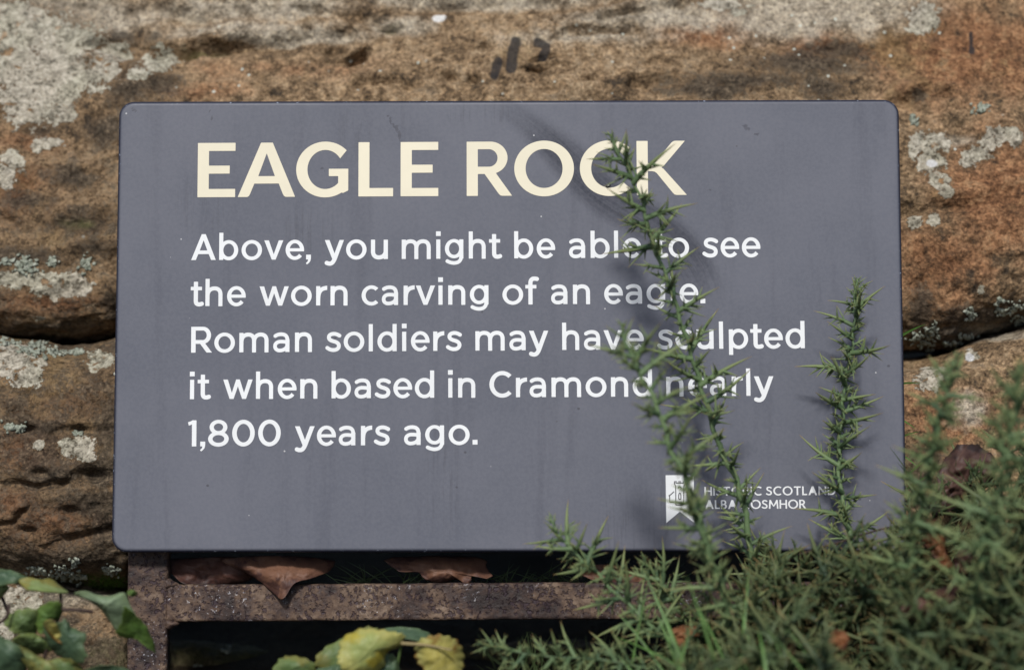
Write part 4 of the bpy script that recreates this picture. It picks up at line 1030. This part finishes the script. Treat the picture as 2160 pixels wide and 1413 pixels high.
for L, k in LENS:
    row = []
    for _ in range(k):
        m = spur_geom(L * rng.uniform(0.88, 1.12)); row.append(m)
    SPURS.append(row)
SPUR_ME = []
for row in SPURS:
    r2 = []
    for m in row:
        o = m.obj('spur', GORSE); r2.append(o.data); bpy.data.objects.remove(o)
    SPUR_ME.append(r2)

def plan(P, spacing, size=1.0, fork=0.42):
    """positions and directions of spurs along a stem path P (tip first)"""
    d = np.concatenate([[0], np.cumsum(np.linalg.norm(np.diff(P, axis=0), axis=1))]); out = []
    s = 0.001; a = rng.uniform(0, 6)
    while s < d[-1]:
        p = np.array([np.interp(s, d, P[:, i]) for i in range(3)])
        e = min(s + 0.004, d[-1]); q = np.array([np.interp(e, d, P[:, i]) for i in range(3)])
        T = p - q; T /= np.linalg.norm(T) + 1e-9
        N = np.cross(T, [0.3, 0.8, 0.5]); N /= np.linalg.norm(N); B = np.cross(T, N)
        dr0 = math.cos(a) * N + math.sin(a) * B
        el = math.radians(30 + 40 * min(1, s / 0.03) + rng.uniform(-16, 16))
        dr = dr0 * math.sin(el) + T * math.cos(el)
        grow = min(1.0, 0.5 + s / 0.05)
        u = rng.random()
        kind = 0 if u < fork and s > 0.012 else (1 if u < 0.72 and s > 0.004 else 2)
        out.append((p, dr, kind, size * grow * rng.uniform(0.85, 1.15)))
        s += spacing * (0.55 + 0.45 * min(1, s / 0.03)) * rng.uniform(0.7, 1.3); a += 2.4 + rng.uniform(-.35, .35)
    return out

def hero_shoot(label, pts, spacing=0.0041, r=(0.0006, 0.0017), size=1.0, fork=0.42):
    P = catmull([at(*p) for p in pts], 24)
    dd = np.concatenate([[0], np.cumsum(np.linalg.norm(np.diff(P, axis=0), axis=1))])
    P = np.stack([np.interp(np.arange(0, dd[-1], 0.002), dd, P[:, i]) for i in range(3)], 1); dd = np.arange(len(P)) * 0.002
    zz = np.abs(((dd / 0.011) % 2) - 1) - 0.5
    P = P + (0.0016 * zz + 0.0025 * fbm(P * 45, 2, int(pts[0][0])))[:, None] * RIGHT
    root = thing('gorse_shoot', P[-1], label, 'gorse', 'gorse shoots in front of the sign')
    R = np.linspace(r[0], r[1], len(P)); V, F = tube(P, R, 7)
    V = V + (V - np.repeat(P, 7, 0)) * (0.25 * fbm(V * 500, 2, 3))[:, None]
    mesh_obj('stem', V, F, GORSE, root, True, {'tip': np.zeros(len(V))})
    o0 = np.array(root['_o'])
    for p, dr, kind, sc in plan(P, spacing, size, fork):
        sp = bpy.data.objects.new('spur', random.choice(SPUR_ME[kind])); COL.objects.link(sp)
        sp.parent = root
        Bm = basis(dr, rng.uniform(0, 6)) * sc
        sp.matrix_local = Matrix(np.vstack([np.column_stack([Bm, p - o0]), [0, 0, 0, 1]]).tolist())
    return root

hero_shoot('tallest gorse shoot crossing the K of the title, pointing up left', [(1282, 283, 1.118), (1312, 345, 1.119), (1345, 415, 1.121), (1372, 500, 1.123), (1398, 575, 1.125), (1425, 655, 1.127), (1455, 735, 1.129), (1482, 830, 1.131), (1505, 905, 1.133), (1540, 990, 1.134), (1566, 1075, 1.135), (1585, 1160, 1.136), (1600, 1250, 1.138), (1612, 1400, 1.14)], spacing=0.0044, r=(0.0008, 0.0022), fork=0.5)
hero_shoot('blurred gorse shoot left of the tallest, tip over the word have', [(1303, 682, 1.062), (1325, 735, 1.06), (1355, 800, 1.058), (1385, 870, 1.056), (1410, 945, 1.055), (1438, 1000, 1.054), (1465, 1075, 1.054), (1490, 1135, 1.055), (1508, 1190, 1.058), (1535, 1300, 1.07), (1555, 1420, 1.09)], spacing=0.0032, r=(0.0010, 0.0024), fork=0.42)
hero_shoot('upright bushy gorse shoot close to the right end of the sign', [(1808, 588, 1.166), (1803, 640, 1.164), (1795, 715, 1.162), (1784, 800, 1.160), (1778, 880, 1.158), (1774, 950, 1.156), (1776, 1020, 1.152), (1785, 1080, 1.148), (1795, 1150, 1.144), (1800, 1300, 1.14)], spacing=0.0029, size=0.95, fork=0.36)
hero_shoot('low slanting gorse sprig crossing the bottom edge of the sign', [(1160, 1092, 1.105), (1192, 1140, 1.102), (1230, 1182, 1.10), (1270, 1220, 1.098), (1312, 1262, 1.096), (1360, 1310, 1.094), (1410, 1350, 1.094), (1470, 1400, 1.10), (1530, 1450, 1.11)], spacing=0.0032, fork=0.45)
hero_shoot('low flat gorse sprig reaching left along the bottom edge', [(1002, 1356, 1.085), (1050, 1366, 1.083), (1105, 1378, 1.08), (1165, 1385, 1.078), (1230, 1388, 1.075), (1300, 1395, 1.07), (1400, 1420, 1.07), (1500, 1480, 1.08)], spacing=0.0032, size=.85, r=(.0004, .0011))
hero_shoot('soft blurred tall gorse shoot before the rock right of the sign', [(2018, 748, 1.02), (2000, 800, 1.02), (1985, 870, 1.02), (1968, 940, 1.022), (1950, 1020, 1.025), (1930, 1110, 1.03), (1915, 1220, 1.04), (1900, 1350, 1.06)], spacing=0.0024, fork=0.3)
hero_shoot('very blurred gorse shoot cut by the right edge of the view', [(2150, 770, 0.985), (2146, 850, 0.985), (2132, 920, 0.986), (2112, 1000, 0.99), (2090, 1090, 1.0), (2065, 1200, 1.01), (2040, 1320, 1.03)], spacing=0.0024, fork=0.3)
hero_shoot('short gorse shoot under the first words of the logo', [(1355, 1180, 1.12), (1390, 1225, 1.118), (1425, 1275, 1.115), (1470, 1340, 1.112), (1510, 1430, 1.11)], spacing=0.0032, fork=0.4)

# undergrowth: six kinds of shoot, copied
PROTO = []
for k in range(7):
    Lh = rng.uniform(0.17, 0.24); n = 14; t = np.linspace(0, 1, n)
    cx_, cy_ = rng.normal(0, .05, 2)
    P = np.stack([cx_ * (1 - t) * t * 1.5 + 0.004 * np.sin(t * 9 + k), cy_ * (1 - t) * t * 1.5, -Lh * t], -1)
    V, F = tube(P, np.linspace(0.0006, 0.0020, n), 6)
    st = MB(); st.add(V, F, tip=0.0)
    sp = MB()
    for p, dr, kind, sc in plan(P, 0.0070, 1.2, 0.5):
        m = random.choice(SPURS[kind]); Bm = basis(dr, rng.uniform(0, 6)) * sc; o = 0
        for v, a in zip(m.V, m.A['tip']):
            nn = len(v); fs = [f for f in m.F if o <= f[0] < o + nn]; 
            sp.add(v @ Bm.T + p, [[i - o for i in f] for f in fs], tip=a); o += nn
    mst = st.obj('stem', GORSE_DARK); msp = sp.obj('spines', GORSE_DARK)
    PROTO.append((mst.data, msp.data)); bpy.data.objects.remove(mst); bpy.data.objects.remove(msp)

UB = [(1330, 1400), (1400, 1330), (1450, 1270), (1500, 1230), (1560, 1170), (1640, 1125), (1700, 1110), (1760, 1130), (1850, 1085), (1930, 1030), (1985, 985), (2060, 985), (2110, 960), (2200, 900), (2400, 860)]
def undergrowth(px, py, d, lean, label, group):
    tip = at(px, py, d)
    r = bpy.data.objects.new('gorse_shoot', None); COL.objects.link(r)
    a, b = random.choice(PROTO); sc = rng.uniform(0.9, 1.15)
    up = np.array([lean[0], lean[1], 1.0]); Bm = basis(up, rng.uniform(0, 6)) * sc
    r.matrix_world = Matrix(np.vstack([np.column_stack([Bm, tip]), [0, 0, 0, 1]]).tolist())
    r.empty_display_size = 0.02
    ROOTS.append(r)
    tag(r, label, 'gorse', group)
    o = bpy.data.objects.new('stem', a); COL.objects.link(o); o.parent = r
    o = bpy.data.objects.new('spines', b); COL.objects.link(o); o.parent = r; o['kind'] = 'stuff'
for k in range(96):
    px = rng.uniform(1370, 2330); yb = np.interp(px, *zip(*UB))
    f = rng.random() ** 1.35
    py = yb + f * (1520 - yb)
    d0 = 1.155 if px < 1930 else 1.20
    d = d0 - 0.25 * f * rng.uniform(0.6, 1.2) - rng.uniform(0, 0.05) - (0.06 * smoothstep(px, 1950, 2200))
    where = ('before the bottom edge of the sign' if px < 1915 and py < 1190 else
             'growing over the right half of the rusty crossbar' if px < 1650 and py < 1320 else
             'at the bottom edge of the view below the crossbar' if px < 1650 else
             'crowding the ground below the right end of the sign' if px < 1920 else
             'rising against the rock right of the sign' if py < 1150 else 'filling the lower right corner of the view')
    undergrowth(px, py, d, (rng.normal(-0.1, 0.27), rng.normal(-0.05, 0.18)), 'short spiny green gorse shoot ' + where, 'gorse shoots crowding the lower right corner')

tw = thing('twig', at(1600, 1200, 1.13), 'thin dark bare twig slanting across the lower right corner of the sign', 'twig')
stem(tw, [(1915, 1104, 1.135), (1850, 1118, 1.13), (1780, 1140, 1.128), (1720, 1158, 1.126), (1650, 1185, 1.125), (1580, 1230, 1.13)], 0.0005, 0.0009, TWIG)
dw = thing('dry_stalk', at(1500, 1400, 1.1), 'straw coloured dry stalk rising between the gorse stems under the logo', 'plant')
stem(dw, [(1486, 1110, 1.11), (1492, 1180, 1.112), (1497, 1230, 1.11), (1500, 1300, 1.105), (1504, 1420, 1.1)], 0.0006, 0.0011, DRYSTEM)
# beetles on the tallest shoot
def beetle(px, py, d, ang, mat, label):
    c = at(px, py, d); a = np.linspace(0, 2 * math.pi, 12, endpoint=False); u = np.linspace(-1, 1, 11)
    mb = MB(); ax = math.cos(ang) * RIGHT - math.sin(ang) * UP; s1 = math.sin(ang) * RIGHT + math.cos(ang) * UP
    R = 0.0010 * np.sqrt(np.clip(1 - u ** 2, 0, 1)) * (1 - 0.25 * (u > 0.55))
    V = c + ax * (u * 0.0019)[:, None, None] + R[:, None, None] * (np.cos(a)[None, :, None] * s1 - 0.8 * np.sin(a)[None, :, None] * FWD)
    mb.add(V.reshape(-1, 3), grid_faces(11, 12, True))
    for sg in (-1, 1):
        for q in (-.4, 0.1, .6):
            b = c + ax * q * .0018
            V, F = tube(np.array([b, b + sg * s1 * .0012 - FWD * .0002, b + sg * s1 * .0019 + FWD * .0008]), 0.00012, 4); mb.add(V, F)
    o = mb.obj('beetle', mat, None, True, loc=c); return tag(o, label, 'insect')
BLACK = plain('beetle_black', (0.012, 0.01, 0.012), 0.25, 0.6)
beetle(1329, 364, 1.148, 1.2, plain('beetle_maroon', (0.03, 0.008, 0.012), 0.25, 0.6), 'tiny dark red black beetle on the gorse over the title letter K')
beetle(1283, 393, 1.146, 2.7, BLACK, 'tiny black beetle on a spine over the title letter C')

# ------------------------------------------------------------------ lichen tufts, moss, grass
def tuft(px, py, w, hgt, label, group, seed):
    r = np.random.default_rng(seed); mb = MB(); c0, _ = on_rock(px, py)
    a = np.linspace(0, 2 * math.pi, 7, endpoint=False)
    for k in range(int(10 + w * hgt / 22)):
        q = r.normal(size=2) * 0.42
        p, nrm = on_rock(px + q[0] * w, py + q[1] * hgt)
        if np.linalg.norm(p - c0) > 0.03: continue
        nrm = nrm + r.normal(size=3) * 0.45; nrm /= np.linalg.norm(nrm)
        x = np.cross(nrm, [0.3, 0.1, 0.9]); x /= np.linalg.norm(x); y = np.cross(nrm, x)
        R = r.uniform(0.0007, 0.0021); lift = r.uniform(0.0002, 0.0013)
        ra = R * (1 + 0.35 * r.normal(size=7))
        rim = p + nrm * lift + (ra * np.cos(a))[:, None] * x + (ra * np.sin(a))[:, None] * y + (nrm * 0.5 * R) * r.uniform(0, 1, 7)[:, None]
        low = p - nrm * 0.0004 + 0.5 * (ra * np.cos(a))[:, None] * x + 0.5 * (ra * np.sin(a))[:, None] * y
        V = np.vstack([low, rim, p + nrm * (lift + 0.0002)]); F = [[i, (i + 1) % 7, 7 + (i + 1) % 7, 7 + i] for i in range(7)] + [[7 + i, 7 + (i + 1) % 7, 14] for i in range(7)]
        mb.add(V, F)
    if not mb.V: return
    o = mb.obj('lichen_tuft', LICHEN, None, True, loc=c0)
    tag(o, label, 'lichen', group)
TUFTS = [('grey-green lichen tuft in the long dark crevice left of the sign', [(20, 724, 30, 10), (62, 738, 40, 14), (100, 745, 34, 14), (132, 744, 30, 12), (88, 728, 24, 8), (165, 742, 18, 8)]),
 ('grey-green lichen tuft on the upper left rock above the pale streak', [(58, 560, 36, 26), (110, 552, 12, 10), (182, 556, 18, 24), (12, 552, 18, 10)]),
 ('grey lichen tuft on the dark band right of the sign', [(1950, 716, 34, 26), (1968, 700, 16, 24), (2044, 662, 14, 18), (2110, 650, 14, 22), (2142, 650, 22, 20), (2150, 678, 26, 10), (2036, 708, 26, 8), (2005, 724, 20, 6)]),
 ('small pale lichen tuft on the rust red rock at the upper right', [(2068, 231, 24, 14), (1928, 254, 12, 12)]),
 ('grey-green lichen tuft above the lowest left boulder', [(80, 1205, 40, 14), (130, 1206, 28, 20), (160, 1215, 30, 18), (232, 1200, 30, 14)]),
 ('small grey lichen tuft low on the middle left boulder', [(20, 902, 14, 12), (42, 900, 10, 14), (164, 916, 10, 6), (160, 1184, 12, 10)]),
 ('tiny pale lichen tuft on the shaded rock under the crossbar', [(480, 1372, 16, 10), (412, 1410, 12, 8)])]
sd_ = 100
for lab, L in TUFTS:
    for t in L: sd_ += 1; tuft(*t, lab, 'lichen tufts on the rock', sd_)
mb = MB(); r = np.random.default_rng(5)
for k in range(420):
    x, y = 232 + r.normal() * 22, 1227 + r.normal() * 7
    p, nrm = on_rock(x, y); h = r.uniform(0.0012, 0.0035); dr = nrm + r.normal(size=3) * 0.5; dr /= np.linalg.norm(dr)
    s = np.cross(dr, [0.2, 0.9, 0.1]); s /= np.linalg.norm(s); q = np.cross(dr, s); w = 0.00035
    mb.add(np.array([p + s * w, p - 0.5 * s * w + q * w, p - .5 * s * w - q * w, p + dr * h]), [[0, 1, 3], [1, 2, 3], [2, 0, 3]])
tag(mb.obj('moss', MOSS, None, False, loc=on_rock(232, 1227)[0]), 'green moss cushion beside the rusty post under the sign', 'moss', None, 'stuff')

def blade(mb, base, tip, w, sag):
    t = np.linspace(0, 1, 7); base, tip = np.array(base), np.array(tip)
    P = base + (tip - base) * t[:, None] + np.array([0, 0, 1.0]) * (sag * t * (1 - t))[:, None]
    side = np.cross(tip - base, FWD); side /= np.linalg.norm(side) + 1e-9
    ww = w * (1 - t ** 2) + 0.00005
    V = np.vstack([P - side * ww[:, None], P + FWD * (0.4 * ww[:, None]), P + side * ww[:, None]])
    mb.add(V, [[i, i + 1, 8 + i, 7 + i] for i in range(6)] + [[7 + i, 8 + i, 15 + i, 14 + i] for i in range(6)])
g1 = thing('grass_tuft', at(1440, 1480, 1.05), 'bright green grass blades among the gorse at the bottom', 'grass')
for a, b, w in [((1455, 1440, 1.05), (1350, 1190, 1.075), .0013), ((1440, 1440, 1.05), (1382, 1290, 1.06), .001), ((1470, 1450, 1.04), (1400, 1330, 1.05), .001), ((1600, 1450, 1.04), (1560, 1280, 1.06), .001), ((1500, 1450, 1.04), (1290, 1340, 1.08), .0009),
                ((1620, 1450, 1.0), (1600, 1330, 1.02), .0012), ((1420, 1450, 1.06), (1300, 1290, 1.08), .0008), ((1590, 1450, 1.03), (1500, 1370, 1.05), .001), ((1560, 1450, 1.03), (1580, 1200, 1.06), .001)]:
    m = MB(); blade(m, at(*a), at(*b), w, 0.012); m.obj('grass_blade', GRASS, g1)
r3 = np.random.default_rng(31)
for k in range(26):
    x = r3.uniform(1330, 1760); d = r3.uniform(1.0, 1.09)
    m = MB(); blade(m, at(x + r3.normal(0, 25), 1470, d), at(x + r3.normal(-30, 60), r3.uniform(1210, 1400), d + .01), r3.uniform(.0006, .0011), r3.uniform(.004, .016)); m.obj('grass_blade', GRASS, g1)
g2 = thing('grass_tuft', at(1905, 1100, 1.215), 'few thin green grass blades poking out from behind the right end of the sign', 'grass')
for a, b, w in [((1890, 715, 1.212), (1952, 684, 1.2), .0008), ((1885, 812, 1.212), (1944, 808, 1.2), .0007), ((1895, 925, 1.212), (1940, 910, 1.2), .0006), ((1895, 955, 1.212), (1936, 985, 1.2), .0006), ((1890, 880, 1.212), (1932, 905, 1.2), .0006), ((1895, 1020, 1.212), (1965, 960, 1.2), .0007), ((1900, 1040, 1.212), (1990, 985, 1.2), .0006)]:
    m = MB(); blade(m, at(*a), at(*b), w, 0.003); m.obj('grass_blade', GRASS, g2)
mb = MB()
for k in range(130):
    x = rng.uniform(700, 1420); a = at(x, rng.uniform(1225, 1260), rng.uniform(1.215, 1.235)); b = at(x + rng.normal(0, 60), rng.uniform(1178, 1225), rng.uniform(1.208, 1.23)); blade(mb, a, b, 0.0003, 0.004)
for k in range(150):
    x = rng.uniform(1930, 2300); y = rng.uniform(960, 1250); d = rng.uniform(1.13, 1.2); blade(mb, at(x, y + 50, d), at(x + rng.normal(0, 35), y - rng.uniform(0, 40), d - .01), 0.0004, 0.003)
for k in range(160):
    x = rng.uniform(1050, 1700); d = rng.uniform(1.08, 1.2); blade(mb, at(x, 1470, d), at(x + rng.normal(0, 70), rng.uniform(1330, 1420), d - .02), 0.0005, 0.01)
tag(mb.obj('thin_grass', GRASSD, None, True), 'thin dull grass in the shade around the frame and gorse', 'grass', None, 'stuff')

for o in ROOTS:
    if '_o' in o: del o['_o']
bpy.context.view_layer.update()
